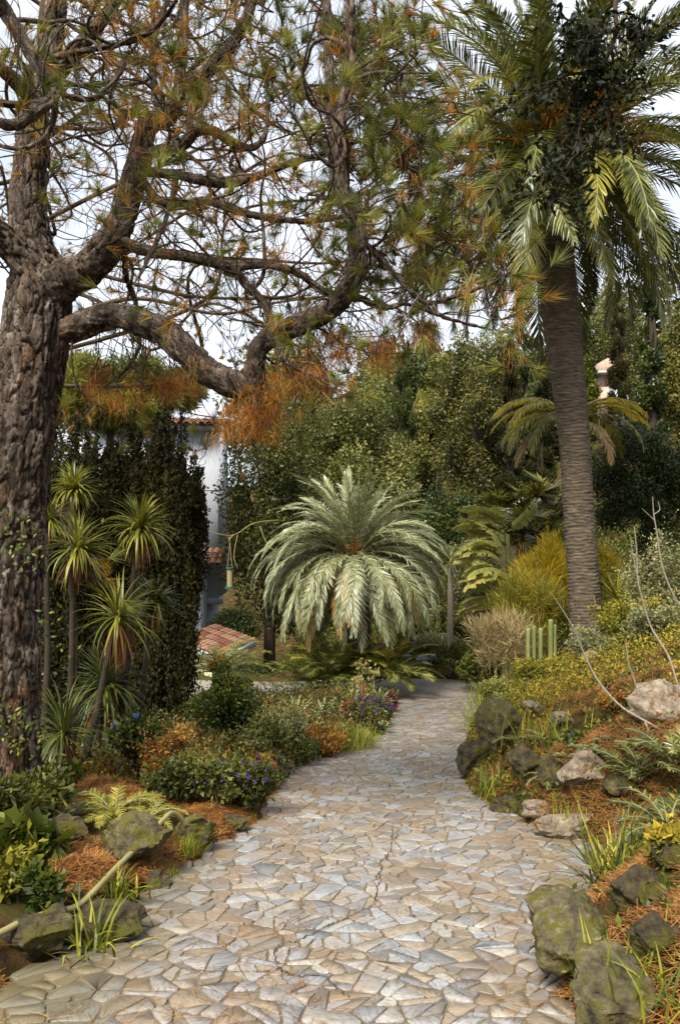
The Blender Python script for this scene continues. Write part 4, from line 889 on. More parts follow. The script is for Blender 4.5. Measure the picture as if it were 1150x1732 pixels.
L_([(245, 262, .05, 9), (275, 255, 0, 10), (305, 248, -.05, 10), (332, 222, -.1, 9), (362, 222, -.1, 8), (400, 245, -.1, 7), (432, 248, -.1, 5), (450, 220, -.1, 4), (452, 150, 0, 3), (438, 80, .1, 2.5)])
L_([(236, 290, 0, 8), (300, 296, -.1, 8), (370, 310, -.2, 8), (430, 300, -.25, 7), (480, 280, -.3, 6), (540, 262, -.3, 5), (600, 240, -.3, 3), (660, 225, -.2, 2)])
L_([(240, 302, .05, 7), (268, 338, 0, 8), (310, 348, -.1, 8), (350, 340, -.2, 7), (420, 362, -.3, 6), (480, 372, -.4, 5), (550, 372, -.5, 4), (640, 350, -.5, 2.5)])
L_([(195, 402, -.05, 9), (250, 425, -.15, 9), (320, 434, -.25, 9), (390, 450, -.3, 9), (450, 448, -.35, 7), (505, 462, -.4, 6), (540, 488, -.4, 6), (575, 500, -.4, 5)])
L_([(392, 448, -.3, 8), (415, 480, -.35, 7), (445, 510, -.38, 7), (458, 540, -.42, 6), (470, 580, -.5, 4), (488, 615, -.6, 3), (540, 640, -.7, 2)])
L_([(602, 400, -.38, 5), (640, 432, -.4, 5), (680, 480, -.5, 4), (722, 512, -.5, 4), (775, 500, -.5, 3), (830, 480, -.5, 2)])
L_([(600, 500, -.4, 6), (650, 520, -.4, 4), (690, 515, -.4, 3), (760, 540, -.3, 2.5), (820, 555, -.3, 2)])
L_([(255, 215, .05, 9), (235, 185, .1, 9), (232, 165, .1, 6), (238, 205, .1, 4)])
L_([(262, 205, .1, 8), (268, 170, .2, 8), (258, 120, .3, 6), (262, 60, .4, 5), (300, -40, .5, 4)])
L_([(300, 170, .1, 9), (305, 120, .2, 9), (312, 50, .3, 8), (310, -60, .4, 6)])
L_([(62, 180, .2, 12), (30, 140, -.3, 12), (-20, 100, -.6, 10), (-80, 60, -.8, 8)])
L_([(80, 150, .2, 13), (110, 110, .1, 12), (150, 60, 0, 12), (195, 5, -.1, 9), (240, -80, -.2, 7)])
L_([(-20, -20, -1.2, 13), (10, 20, -1.1, 12), (40, 70, -1.1, 11), (75, 125, -1.1, 11), (92, 160, -1.1, 10), (60, 188, -1.2, 9), (20, 212, -1.3, 9), (-40, 190, -1.4, 7)])
L_([(95, 160, -1.1, 6), (75, 172, -1.1, 6), (30, 178, -1.1, 6), (-30, 168, -1.2, 5)])
L_([(70, 105, -.4, 5), (130, 88, -.5, 5), (200, 75, -.6, 5), (260, 50, -.7, 4), (300, 0, -.8, 3)])
L_([(98, 158, -1.1, 5), (150, 168, -1.1, 5), (190, 145, -1.1, 4), (212, 105, -1.1, 3)])
L_([(300, 296, -.1, 5), (285, 360, -.3, 4), (260, 420, -.5, 4), (235, 470, -.6, 3)], 8, 8)
L_([(210, 420, 0, 5), (215, 470, .2, 5), (232, 520, .3, 4), (235, 590, .3, 3), (200, 640, .2, 2)], 8, 8)
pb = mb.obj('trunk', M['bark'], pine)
mb = MB(); bb = PL([(234, 273, .02, 20), (237, 268, .02, 20.5), (239, 263, .03, 20)]); limb(mb, bb, 3, 24); mb.obj('strap', M['cordy_dead'], pine, smooth=True)

# twigs
def grow(S, D, L, K, wig, upb, r0, r1):
    n = len(S); Pn = np.zeros((n, K+1, 3)); Pn[:, 0] = S; d = nrm(D); Ds = []
    bend = rdir(n)
    for k in range(K):
        bend = nrm(bend+rdir(n)*.7); d = nrm(d+bend*wig+np.array([0, 0, 1.])*upb*(k/K)); Pn[:, k+1] = Pn[:, k]+d*(L/K)[:, None]; Ds.append(d)
    t = np.linspace(0, 1, K+1); R = r0[:, None]*(1-t)+r1*t; return Pn, R, np.stack(Ds, 1)
A = np.concatenate([q[2:] for q in limbs]); AD = np.concatenate([nrm(np.gradient(q[:, :3], axis=0))[2:] for q in limbs])
ppx = 575+A[:, 0]/A[:, 1]*F; ppy = 866-(A[:, 2]-CAMZ)/A[:, 1]*F
wgt = np.where((A[:, 3] < .075), 1., .12); wgt *= np.where((ppx < 120) & (ppy > 350), .0, 1.); wgt *= np.where((ppx > 100) & (ppx < 440) & (ppy > 500) & (A[:, 3] > .06), .25, 1.)
wgt /= wgt.sum()
nb = 52; k = rs.choice(len(A), nb, p=wgt); cb = MB(); PB, RB, DB = grow(A[k, :3], nrm(AD[k]*.4+rdir(nb)*np.array([1, .8, .9])+np.array([.1, 0, -.1])), .8+1.0*rs.rand(nb), 16, .42, .25, np.minimum(A[k, 3]*.6, .011+.007*rs.rand(nb)), .004)
PB = np.stack([smooth_path(p_, 3) for p_ in PB]); RB = np.stack([np.interp(np.linspace(0, 1, PB.shape[1]), np.linspace(0, 1, 17), r_) for r_ in RB]); tubes(cb, PB, RB, 7); stuff(cb.obj('branches', M['bark'], pine, smooth=True))
A = np.concatenate([A, np.concatenate([PB[:, 6::3].reshape(-1, 3), RB[:, 6::3].reshape(-1, 1)], 1)]); AD = np.concatenate([AD, nrm(np.gradient(PB, axis=1))[:, 6::3].reshape(-1, 3)]); wgt = np.concatenate([wgt, np.full(len(A)-len(wgt), .8/max(1, (len(A)-len(wgt))))]); wgt /= wgt.sum()
n1 = 220; k = rs.choice(len(A), n1, p=wgt); S1 = A[k, :3]; D1 = nrm(AD[k]*.5+rdir(n1)*np.array([1, .9, 1])+np.array([.05, 0, -.02]))
L1 = .35+.75*rs.rand(n1); r1 = np.minimum(A[k, 3]*.5, .005+.006*rs.rand(n1))
tw = MB(); Pn, R1, Dn = grow(S1, D1, L1, 9, .38, .12, r1, .0025); tubes(tw, Pn, R1, 4)
n2 = 900; a = rs.choice(n1, n2); b = rs.randint(3, 10, n2); S2 = Pn[a, b]; D2 = nrm(Dn[a, b-1]*.5+rdir(n2)); L2 = .12+.35*rs.rand(n2)
P2, R2, Dd2 = grow(S2, D2, L2, 6, .42, .25, np.full(n2, .0035), .002); tubes(tw, P2, R2, 3)
# extra hanging twigs that carry the needle skirts
def region(px0, px1, py0, py1, d0, d1, n):
    return np.array([P(rs.uniform(px0, px1), rs.uniform(py0, py1), YB+rs.uniform(d0, d1)) for _ in range(n)])
tips = P2[:, -1]; tdir = Dd2[:, -1]
tpx = 575+tips[:, 0]/tips[:, 1]*F; tpy = 866-(tips[:, 2]-CAMZ)/tips[:, 1]*F
tw.obj('twigs', M['twig'], pine)
ok = tips[:, 1] > 3.2
greenw = sm(380, 600, tpx)*.58+.34
isg = rs.rand(len(tips)) < greenw
nm = MB()
g = ok & isg
needles(nm, tips[g], tdir[g], 62, .16, .0042, .75, 0, mat=0, core=.05)
g = ok & ~isg & (rs.rand(len(tips)) < .8)
needles(nm, tips[g], tdir[g], 30, .13, .004, .8, .15, mat=1, core=.06)
g = ok & (rs.rand(len(tips)) < .22)
needles(nm, tips[g], np.tile([0, 0, -1.], (g.sum(), 1)), 22, .13, .0035, .8, .5, mat=2, core=-.02)
mi_ = P2[:, 3]; g = (rs.rand(len(mi_)) < .35)*(mi_[:, 1] > 3.2)
needles(nm, mi_[g], Dd2[g][:, 3], 34, .14, .0042, .8, 0, mat=1, core=.05)
nm.obj('needles', [M['needle_green'], M['needle_mix'], M['needle_dead']], pine)
# skirts of dead needles caught on low twigs
sk1 = MB(); skt = MB()
def skirt(cpx, cpy, w_, h_, d, n, ln=.12, m=40, root=None):
    c = region(cpx-w_/2, cpx+w_/2, cpy-h_/2, cpy+h_/2, d-.2, d+.2, n)
    rt = P(*root[:2], YB+root[2]) if root else P(cpx, cpy-60, YB+d)
    rn = rt+rs.randn(n, 3)*.10; Pn = np.stack([rn*.6+c*.4+rs.randn(n, 3)*.05+np.array([0, 0, .1]), (rn+c)/2+rs.randn(n, 3)*.06, c*.75+rn*.25+rs.randn(n, 3)*.04, c], 1); tubes(skt, Pn, np.tile([.004, .0035, .003, .002], (n, 1)), 4)
    needles(sk1, c, np.tile([0, 0, -1.], (n, 1)), m, ln, .0038, 1.3, .4, core=-.03)
skirt(425, 705, 120, 60, -.5, 34, root=(428, 655, -.45)); skirt(440, 670, 80, 40, -.5, 10, root=(428, 640, -.45)); skirt(610, 590, 110, 60, -.4, 26, root=(560, 530, -.42)); skirt(560, 610, 90, 60, -.4, 14, root=(500, 555, -.4)); skirt(500, 640, 90, 60, -.6, 12, root=(488, 600, -.6))
skirt(225, 655, 140, 50, .2, 26, root=(235, 560, .3)); skirt(170, 640, 60, 40, .2, 8, root=(200, 600, .3)); skirt(300, 640, 60, 50, .2, 8, root=(235, 560, .3)); skirt(690, 560, 90, 50, -.3, 10, root=(690, 515, -.4))
sk1.obj('dead_needles', M['needle_dead'], pine); stuff(skt.obj('low_twigs', M['twig'], pine))

# second pine crown behind, seen as small tufts against the sky
bp = thing('pine_tree', 'pine standing behind the big one, seen as small dark tufts against the sky', 'tree', (-4.3, 10.5, gz(-4.3, 10.5)))
mb = MB(); main = []
limb(mb, [(-4.3, 10.5, -1.9, .2), (-4.15, 10.6, 1.5, .17), (-3.95, 10.5, 4.0, .14), (-3.8, 10.4, 6.5, .1), (-3.6, 10.4, 9, .05)], 10, 14, rough=.1, plates=.01)
S0 = np.array([[-3.95, 10.5, 3.2+i_*.33] for i_ in range(18)]); tg = np.array([P(rs.uniform(-60, 800), rs.uniform(-60, 600), 9.3+2.4*rs.rand()) for _ in range(18)])
mid_ = (S0+tg)/2+rs.randn(18, 3)*.35; q = np.stack([smooth_path(np.stack([S0[i_], S0[i_]*.7+tg[i_]*.3+rs.randn(3)*.35, mid_[i_]+np.array([0, 0, .1]), S0[i_]*.25+tg[i_]*.75+rs.randn(3)*.35, tg[i_]]), 8) for i_ in range(18)]); tubes(mb, q, np.tile(np.linspace(.03, .010, 33), (18, 1)), 6)
A2 = q[:, 4:].reshape(-1, 3); n1 = 330; k = rs.choice(len(A2), n1); D1 = rdir(n1); Pn, R1, Dn = grow(A2[k], D1, .4+.8*rs.rand(n1), 7, .35, .05, np.full(n1, .008), .003); tubes(mb, Pn, R1, 4)
n2 = 950; a = rs.choice(n1, n2); b = rs.randint(3, 8, n2); P2, R2, Dd2 = grow(Pn[a, b], nrm(Dn[a, b-1]*.5+rdir(n2)), .15+.35*rs.rand(n2), 5, .4, .2, np.full(n2, .005), .003); tubes(mb, P2, R2, 3)
mb.obj('trunk', M['twig'], bp)
nm = MB(); needles(nm, P2[:, -1], Dd2[:, -1], 30, .15, .005, .75, 0, mat=0, core=.05); g = rs.rand(n2) < .3; needles(nm, P2[g, 3], Dd2[g, 3], 22, .15, .0065, .6, .3, mat=1)
nm.obj('needles', [M['needle_mix'], M['needle_dead']], bp)

# big pine: heavier green boughs on its right side (nearer the palm)
gb = MB(); gn = MB()
cent = np.concatenate([region(560, 720, 10, 300, -.2, 1.1, 62), region(575, 760, 300, 520, -.2, .9, 32), region(330, 600, -20, 200, -.3, .8, 45), region(690, 850, 200, 500, -.4, .5, 26), region(610, 720, 80, 300, -.6, .2, 16)])
kk = np.array([np.argmin(np.linalg.norm(A[:, :3]-c_, axis=1)+3*(A[:, 3] > .06)) for c_ in cent]); st = A[kk, :3]
q = np.stack([st, st*.6+cent*.4+rs.randn(len(cent), 3)*.08, st*.3+cent*.7+rs.randn(len(cent), 3)*.08-np.array([0, 0, .05]), cent], 1); tubes(gb, q, np.tile([.009, .008, .006, .004], (len(cent), 1)), 5)
n2 = 520; a = rs.choice(len(cent), n2); fr = rs.rand(n2)[:, None]; s_ = q[a, 2]*(1-fr)+q[a, 3]*fr; P3, R3, D3 = grow(s_, nrm(rdir(n2)+np.array([0, 0, .2])), .1+.25*rs.rand(n2), 5, .35, .35, np.full(n2, .0035), .0025); tubes(gb, P3, R3, 3)
g = rs.rand(n2) < .8; needles(gn, P3[g, -1], D3[g, -1], 75, .17, .0042, .8, 0, mat=0, core=.05)
g = ~g; needles(gn, P3[g, -1], D3[g, -1], 40, .15, .004, .6, .4, mat=1)
stuff(gb.obj('bough_twigs', M['twig'], pine)); gn.obj('bough_needles', [M['needle_green'], M['needle_dead']], pine)

# ivy climbing the foot of the pine
mb = MB(); n = 1500; h = rs.rand(n)**.8; py = 800+620*h; px = 20+rs.randn(n)*42; cl_ = rs.rand(n)
p = np.array([P(px[i_], py[i_], YB-.27-.05*cl_[i_]) for i_ in range(n)]); keep = np.array([noise.noise(Vector((p[i_][0]*3, p[i_][2]*3, 1))) > .1 for i_ in range(n)])
p = p[keep]; n = len(p); leaves(mb, p, rdir(n), nrm(rdir(n)*.5+np.array([0, -1, .3])), .028+.025*rs.rand(n), .02, rs.rand(n)); 
tag(mb.obj('climbing_ivy', M['mid']), 'leafy ivy climbing the lower pine trunk', 'ivy')

# overhanging dark branch, top right, of a tree that stands just outside the picture
ot = thing('overhanging_oak', 'dark small-leaved oak branch hanging in front of the tall palm crown', 'tree', (2.75, 3.6, gz(2.75, 3.6)))
mb = MB(); zt = gz(2.75, 3.6)
limb(mb, [(2.75, 3.6, zt-.2, .16), (2.8, 3.6, 1.8, .14), (2.7, 3.5, 3.2, .12), (2.4, 3.4, 4.4, .07)], 8, 12, rough=.1)
def OB(rows): return [tuple(P(a, b, Y))+(r,) for a, b, Y, r in rows]
bs = [OB([(1500, -250, 3.4, .05), (1250, -120, 3.3, .03), (1060, -30, 3.2, .012), (1040, 60, 3.2, .008), (1010, 130, 3.2, .006), (960, 230, 3.2, .004), (880, 310, 3.2, .002)]),
      OB([(1045, 50, 3.2, .006), (1000, 60, 3.1, .004), (950, 60, 3.0, .002)]), OB([(1015, 125, 3.2, .005), (950, 130, 3.2, .004), (880, 180, 3.3, .002)]),
      OB([(985, 190, 3.2, .004), (960, 280, 3.1, .003), (900, 330, 3.1, .002)]), OB([(1015, 125, 3.2, .004), (1030, 170, 3.2, .003), (1020, 260, 3.2, .002)]), OB([(1045, 40, 3.2, .004), (1080, 60, 3.2, .003), (1050, 110, 3.2, .002)])]
for r_ in bs: limb(mb, r_, 6, 6)
S_ = np.concatenate([smooth_path(r_, 8)[(24 if i_ == 0 else 4):] for i_, r_ in enumerate(bs)])[:, :3]
n1 = 170; k = rs.choice(len(S_), n1); Pn, R1, Dn = grow(S_[k], nrm(rdir(n1)*np.array([1, .6, 1])), .07+.15*rs.rand(n1), 5, .3, 0, np.full(n1, .0022), .001); tubes(mb, Pn, R1, 3)
mb.obj('branches', M['twig'], ot, smooth=True)
mb = MB(); n2 = 2800; a = rs.choice(n1, n2); b = rs.randint(1, 6, n2); p = Pn[a, b]+rs.randn(n2, 3)*.012; leaves(mb, p, nrm(Dn[a, b-1]*.4+rdir(n2)), rdir(n2), .026+.02*rs.rand(n2), .015, rs.rand(n2)*.6, fold=.1); mb.obj('leaves', M['oak'], ot)

# ------------------------------------------------------------------ sword-leaved plants (left)
def sword(px, py, rpx, Y, foot, lab, mat='cordy', n=165, deadn=85, wd=.027, gr='sword-leaved plants by the pine'):
    c = P(px, py, Y); fx, fy, fz = G(*foot); t = thing('cordyline', lab, 'cordyline', (fx, fy, fz), gr)
    mb = MB(); limb(mb, [(fx, fy, fz-.1, .045), ((fx*.6+c[0]*.4)+.03, fy*.6+Y*.4, fz*.6+c[2]*.4, .034), (c[0]*.85+fx*.15-.02, Y, c[2]*.8+fz*.2, .028), (c[0], Y, c[2], .03)], 8, 9, rough=.12); mb.obj('stem', M['plainbark'], t, smooth=True)
    mb = MB(); L = rpx/F*Y; az = rs.rand(n)*2*PI; el = np.clip(rs.uniform(-.5, 1.5, n), -1, 1.45); B = np.tile(c, (n, 1))+rs.randn(n, 3)*.012
    blades(mb, B, az, el, L*1.15*(.75+.35*rs.rand(n)), np.full(n, wd)*(.8+.4*rs.rand(n)), .5+1.1*rs.rand(n)*(1.3-el*.5), 7, rs.rand(n)*.6+.2, fold=.3); stuff(mb.obj('leaf_head', M[mat], t))
    if deadn:
        mb = MB(); n = deadn; az = rs.rand(n)*2*PI; blades(mb, np.tile(c-np.array([0, 0, .03]), (n, 1)), az, -.6-.8*rs.rand(n), L*(.5+.6*rs.rand(n)), np.full(n, wd*.8), .6+.4*rs.rand(n), 4); stuff(mb.obj('dead_leaves', M['cordy_dead'], t))
sword(125, 828, 50, 8.2, (120, 8.3), 'topmost sword-leaved head, bright green against the cypress', deadn=30)
sword(238, 895, 66, 8.2, (190, 8.4), 'yellow-green sword-leaved head furthest to the right, on a thin stem')
sword(132, 930, 72, 8.0, (105, 8.1), 'large sword-leaved head right beside the pine trunk, below the topmost one')
sword(200, 1045, 86, 7.8, (130, 7.9), 'biggest sword-leaved head with drooping yellow leaves in the middle of the group', n=120)
sword(262, 1020, 50, 8.6, (215, 8.6), 'small shaded sword-leaved head behind the biggest one', 'cordy_dark')
sword(180, 1160, 82, 8.2, (150, 8.3), 'low shaded sword-leaved head below the biggest one', 'cordy_dark')
sword(108, 1240, 92, 7.3, (105, 7.3), 'lowest sword-leaved head with long dark leaves hanging to the ground', 'cordy_dark', n=150, wd=.022, deadn=40)
sword(85, 880, 50, 8.9, (70, 8.9), 'half hidden yellow-green sword-leaved head at the pine trunk edge')

# ------------------------------------------------------------------ undergrowth generators
def shrub(px, py, wpx, hpx, n, leaf, mat, lab, name='shrub', cat='shrub', Y=None, lobes=12, lobe=.4, flowers=None, aspect=.55, up=.3, group=None, dy=None, stems=14, off=0., inner=.1):
    """(px,py) foot on the ground in the photo"""
    x, Yy, z = hit(px, py) if Y is None else G(px, Y)
    rx = wpx/F*Yy/2; rz = hpx/F*Yy/2; c = np.array([x, Yy+rx*.4, z+rz+off]); t = thing(name, lab, cat, (x, Yy, z), group)
    mb = MB(); LC, LR = cloud(mb, c, (rx, dy or rx*.8, rz), n, leaf, lobes, lobe, up=up, aspect=aspect, inner=inner)
    sh = max(6, n//90); kk = rs.choice(len(LC), sh); u_ = nrm(rdir(sh)*.8+np.array([0, -.2, .6])); q0 = LC[kk]+u_*LR[kk][:, None]*np.array([rx, rx*.8, rz])*.7
    ls = (.25+.5*rs.rand(sh))*min(rx, rz)*1.1+leaf; lt = np.linspace(.1, 1, 9); pp = (q0[:, None]+u_[:, None]*(ls[:, None]*lt)[..., None]+np.array([0, 0, -.15])*(ls[:, None]*lt**2)[..., None]).reshape(-1, 3)
    leaves(mb, pp, nrm(np.repeat(u_, 9, 0)*.5+rdir(sh*9)), rdir(sh*9), leaf*(.6+.6*rs.rand(sh*9)), leaf*aspect*.8, .35+.65*rs.rand(sh*9)); mb.obj('leaves', M[mat], t)
    m = min(stems, len(LC)); b0 = np.tile([x, c[1], z-.05], (m, 1))+np.c_[rs.randn(m, 2)*rx*.2, np.zeros(m)]; e = LC[:m]
    mb = MB(); tubes(mb, np.stack([b0, (b0+e)/2+rs.randn(m, 3)*rx*.1, e], 1), np.tile([.010, .007, .003], (m, 1))*max(1, rz), 4); mb.obj('stems', M['twig'], t)
    if flowers:
        fm, fn, fs = flowers; u = rdir(fn); u[:, 2] = np.abs(u[:, 2]); u[:, 1] = -np.abs(u[:, 1])*.8; p = c+u*np.array([rx, (dy or rx*.8), rz])*(.9+.15*rs.rand(fn, 1)); m = 26
        mb = MB(); leaves(mb, rdir(m)*fs*.5*rs.rand(m, 1), rdir(m), rdir(m), fs*.4, fs*.35); fme = mb.mesh('flower', M[fm])
        for q_ in range(fn): place(fme, 'flower', t, p[q_], (rs.rand()*6, rs.rand()*6, rs.rand()*6), .7+.6*rs.rand())
    return t
def tuft(px, py, n, hpx, mat, lab, wd=.008, spread=.9, droop=1.2, Y=None, name='grass_tuft', cat='grass tuft', K=6, base=.03, group=None, lift=0, fold=0., elmin=.5):
    x, Yy, z = hit(px, py) if Y is None else G(px, Y)
    L = hpx/F*Yy; B = np.tile([x, Yy, z+lift], (n, 1))+np.c_[rs.randn(n, 2)*base, np.zeros(n)]; az = rs.rand(n)*2*PI; el = elmin+(1.5-elmin)*rs.rand(n)**.8
    mb = MB(); blades(mb, B, az, el, L*(.6+.6*rs.rand(n)), wd*(.7+.6*rs.rand(n)), droop*rs.rand(n), K, fold=fold); return tag(mb.obj(name, M[mat]), lab, cat, group)
def agave(px, py, rpx, n, mat, lab, wd=.05, Y=None, name='agave', cat='agave', group=None, parts=True, lift=0.):
    x, Yy, z = hit(px, py) if Y is None else G(px, Y)
    L = rpx/F*Yy; t = thing(name, lab, cat, (x, Yy, z), group)
    for k in range(n):
        mb = MB(); az = k*2.4; el = .25+1.15*(k/n)
        blades(mb, np.array([[0., 0, 0]]), np.array([0.]), np.array([el]), np.array([L*(1.1-.3*k/n)]), np.array([wd]), np.array([.35*rs.rand()]), 5, np.array([rs.rand()*.6+.2]), fold=.5)
        place(mb.mesh('leaf', M[mat]), 'leaf', t, (x, Yy, z+.02+lift), (0, 0, az))
    return t
def fern(px, py, rpx, n, lab, mat='palm_lit', Y=None, name='fern', cat='fern', lift=.02, up=.9, group=None, nl=30):
    x, Yy, z = hit(px, py) if Y is None else G(px, Y)
    L = rpx/F*Yy; t = thing(name, lab, cat, (x, Yy, z), group)
    ms = [frond_mesh('frond', L, up+.25*q_-.25, 1.0+.3*q_, nl, L*.2, L*.026, [M[mat], M['rachis']], .15, .1, 400+q_+int(px), L*.008, .12, 70, 40) for q_ in range(3)]
    for k in range(n): place(ms[k % 3], 'frond', t, (x, Yy, z+lift), ((rs.rand()-.5)*.4, 0, k*2.4+rs.rand()*.5), .8+.35*rs.rand())
    return t

# ------------------------------------------------------------------ left bed
shrub(388, 1290, 124, 185, 11000, .042, 'mid', 'leafy dark green shrub in front of the porch, centre of the left bed', lobes=22, lobe=.3)
shrub(290, 1345, 130, 118, 7500, .028, 'orange', 'rusty orange needle-strewn shrub between the leafy shrub and the sword-leaved plants', lobes=18, lobe=.3)
shrub(300, 1370, 130, 90, 4500, .04, 'ivy', 'dark shrub in front of the rusty one', lobes=14)
shrub(235, 1330, 120, 120, 4500, .05, 'darkhedge', 'deep green shrub with one blue flower head', flowers=('blue', 2, .05), lobes=14)
shrub(440, 1300, 110, 80, 3800, .045, 'olive', 'low pale green leafy plant right of the leafy dark shrub', lobes=14)
shrub(480, 1275, 110, 72, 3200, .04, 'greygreen', 'silvery bush with pale flowers behind the path bend', flowers=('paleflower', 40, .035), lobes=12)
shrub(545, 1285, 100, 52, 3000, .04, 'orange', 'bronze low shrub between silvery bush and grass mound', lobes=12, lobe=.35)
shrub(500, 1298, 90, 44, 2500, .035, 'mid', 'low green edging plant behind the pale kerb stones', lobes=12, lobe=.35)
shrub(412, 1380, 120, 90, 3600, .045, 'mid', 'purple-flowering plant that leans over the path edge at the left', flowers=('purple', 22, .035), lobes=12, name='flowering_plant', cat='flowering plant')
shrub(360, 1372, 90, 80, 2400, .05, 'olive', 'thin leafy plant with few violet blooms left of the purple-flowering one', flowers=('purple', 8, .03), lobes=10, name='flowering_plant', cat='flowering plant')
shrub(440, 1330, 60, 50, 1500, .035, 'orange', 'small rusty heather-like plant behind the purple-flowering one', flowers=('purple', 8, .03), lobes=10, name='flowering_plant', cat='flowering plant')
shrub(610, 1232, 60, 50, 2200, .035, 'mid', 'low plant with violet and red flowers by the far path bend', flowers=('purple', 20, .045), name='flowering_plant', cat='flowering plant')
shrub(640, 1222, 60, 40, 2000, .035, 'darkhedge', 'blue-violet flowering mound nearest the path at the far bend', flowers=('purple', 30, .05), name='flowering_plant', cat='flowering plant')
shrub(590, 1225, 36, 40, 1400, .05, 'darkred', 'dark red-leaved plant left of the blue-violet mound', name='flowering_plant', cat='flowering plant')
shrub(662, 1205, 28, 30, 1000, .05, 'darkred', 'little dark red plant at the corner where the path meets the lane', name='flowering_plant', cat='flowering plant', flowers=('purple', 6, .04))
shrub(330, 1250, 60, 90, 2400, .05, 'mid', 'yellowish leafy shrub under the porch fascia', lobes=10)
tuft(590, 1268, 900, 46, 'grass', 'dense green grassy mound on the path edge at the bend', .006, droop=1.5, base=.16, elmin=.3)
tuft(560, 1262, 600, 44, 'grass', 'yellowish grassy mound left of the dense one', .006, droop=1.5, base=.14, elmin=.3)
tuft(612, 1262, 500, 34, 'grass', 'small grassy mound right of the dense one', .006, droop=1.5, base=.1, elmin=.3)
for a in [(500, 1215, 46, 16, 'blue-green agave left of the flower stalks, beside the lane'), (545, 1215, 40, 14, 'agave right of the blue-green one, leaves tipped upright'), (600, 1200, 44, 18, 'pale agave at the foot of the flower stalks'), (640, 1192, 34, 14, 'pale agave right of the flower stalks'), (470, 1235, 36, 12, 'agave partly hidden behind silvery bush'), (645, 1240, 26, 14, 'small agave on the path edge at the far bend')]:
    agave(*a[:4], 'agave', a[4], wd=.07)
# flower stalks
for (px, py0, py1, lab) in [(610, 1200, 1125, 'tallest pale flower stalk in front of the palm offshoots'), (630, 1200, 1138, 'leaning flower stalk right of the tallest one'), (600, 1205, 1155, 'short flower stalk left of the tallest one')]:
    x, Yy, z = hit(px, py0); top = P(px+3, py1, Yy); t = thing('flower_stalk', lab, 'flower stalk', (x, Yy, z))
    mb = MB(); limb(mb, [(x, Yy, z, .016), (x+.02, Yy, (z+top[2])/2, .014), (*top, .008)], 4, 6); mb.obj('stem', M['paletwig'], t)
    mb = MB(); n = 60; leaves(mb, top+rs.randn(n, 3)*.05, rdir(n), rdir(n), .08, .035); mb.obj('bloom', M['paleflower'], t)
mb = MB(); c = P(612, 1168, 15.8); n = 70; leaves(mb, c+rs.randn(n, 3)*.045, rdir(n), rdir(n), .06, .04)
t = thing('orange_flower', 'single orange bloom beside the pale flower stalks', 'flower', (c[0], 15.8, gz(c[0], 15.8))); mb.obj('bloom', M['redpetal'], t); mb = MB(); limb(mb, [(c[0], 15.8, gz(c[0], 15.8), .008), (*c, .006)], 3, 5); mb.obj('stem', M['mid'], t)
# cycad-like plant with orange crown
x, Yy, z = G(372, 15.8); c = P(372, 1135, 15.8); t = thing('cycad', 'arching cycad with a round orange-brown flower head below the porch', 'cycad', (x, Yy, z))
cm = [frond_mesh('frond', 1.3, el, dr, 40, .22, .022, [M[m_], M['rachis']], .2, .1, 500+i_, .015, .1, 65, 40) for i_, (el, dr, m_) in enumerate([(.9, 1.3, 'palm_lit'), (.6, 1.2, 'palm_lit'), (.35, 1.1, 'palm_dark')])]
for k in range(30): place(cm[k % 3], 'frond', t, c-np.array([0, 0, .05]), ((rs.rand()-.5)*.3, 0, k*2.4), .8+.3*rs.rand())
mb = MB(); limb(mb, [(x, Yy, z-.1, .16), (*c, .15)], 6, 12, rough=.1); mb.obj('trunk', M['palmbark'], t)
mb = MB(); cloud(mb, c+np.array([0, 0, .12]), (.26, .26, .15), 1500, .05, 8, .5); mb.obj('flower_head', M['orange'], t)
# near left bank
fern(195, 1385, 90, 18, 'bushy fern covered with fallen needles left of the hose end', 'palm_lit', up=.7)
fern(250, 1395, 70, 12, 'small fern with yellow tips next to the needle-covered fern', 'palm_lit', up=.6)
tuft(200, 1525, 70, 62, 'grass', 'drooping green grass tuft in front of the hose middle', .014, droop=2.2, base=.04, elmin=.6)
tuft(150, 1630, 46, 120, 'grass', 'long-bladed grass tuft overhanging the paving at lower left', .016, droop=2.0, base=.05, elmin=.7)
tuft(308, 1448, 500, 36, 'grass', 'tiny moss-green grass cushion on the boulder at the hose end', .004, droop=.8, base=.05, elmin=.2, lift=.02)
tuft(275, 1495, 300, 30, 'grass', 'tiny grass cushion below the angular boulder', .004, droop=.8, base=.05, elmin=.2)
shrub(40, 1475, 110, 70, 600, .10, 'mid', 'broad-leaved plant with pale green leaves at the left picture edge', lobes=8, aspect=.9, stems=8)
shrub(70, 1555, 60, 90, 900, .05, 'mid', 'small upright leafy sapling at the lower left', lobes=6, lobe=.4, stems=6)
shrub(20, 1530, 80, 90, 700, .06, 'moss', 'yellow-green seedling patch beside the small sapling', lobes=6, stems=4)
shrub(60, 1400, 130, 100, 2600, .06, 'ivy', 'dark rhododendron-like bush at the foot of the pine', lobes=12, stems=10)
shrub(10, 1440, 120, 120, 2200, .07, 'ivy', 'dark long-leaved bush cut by the left picture edge', lobes=12, stems=8, aspect=.3)
shrub(100, 1350, 80, 70, 1500, .05, 'mid', 'glossy dark sprig bush right of the pine foot', lobes=10)

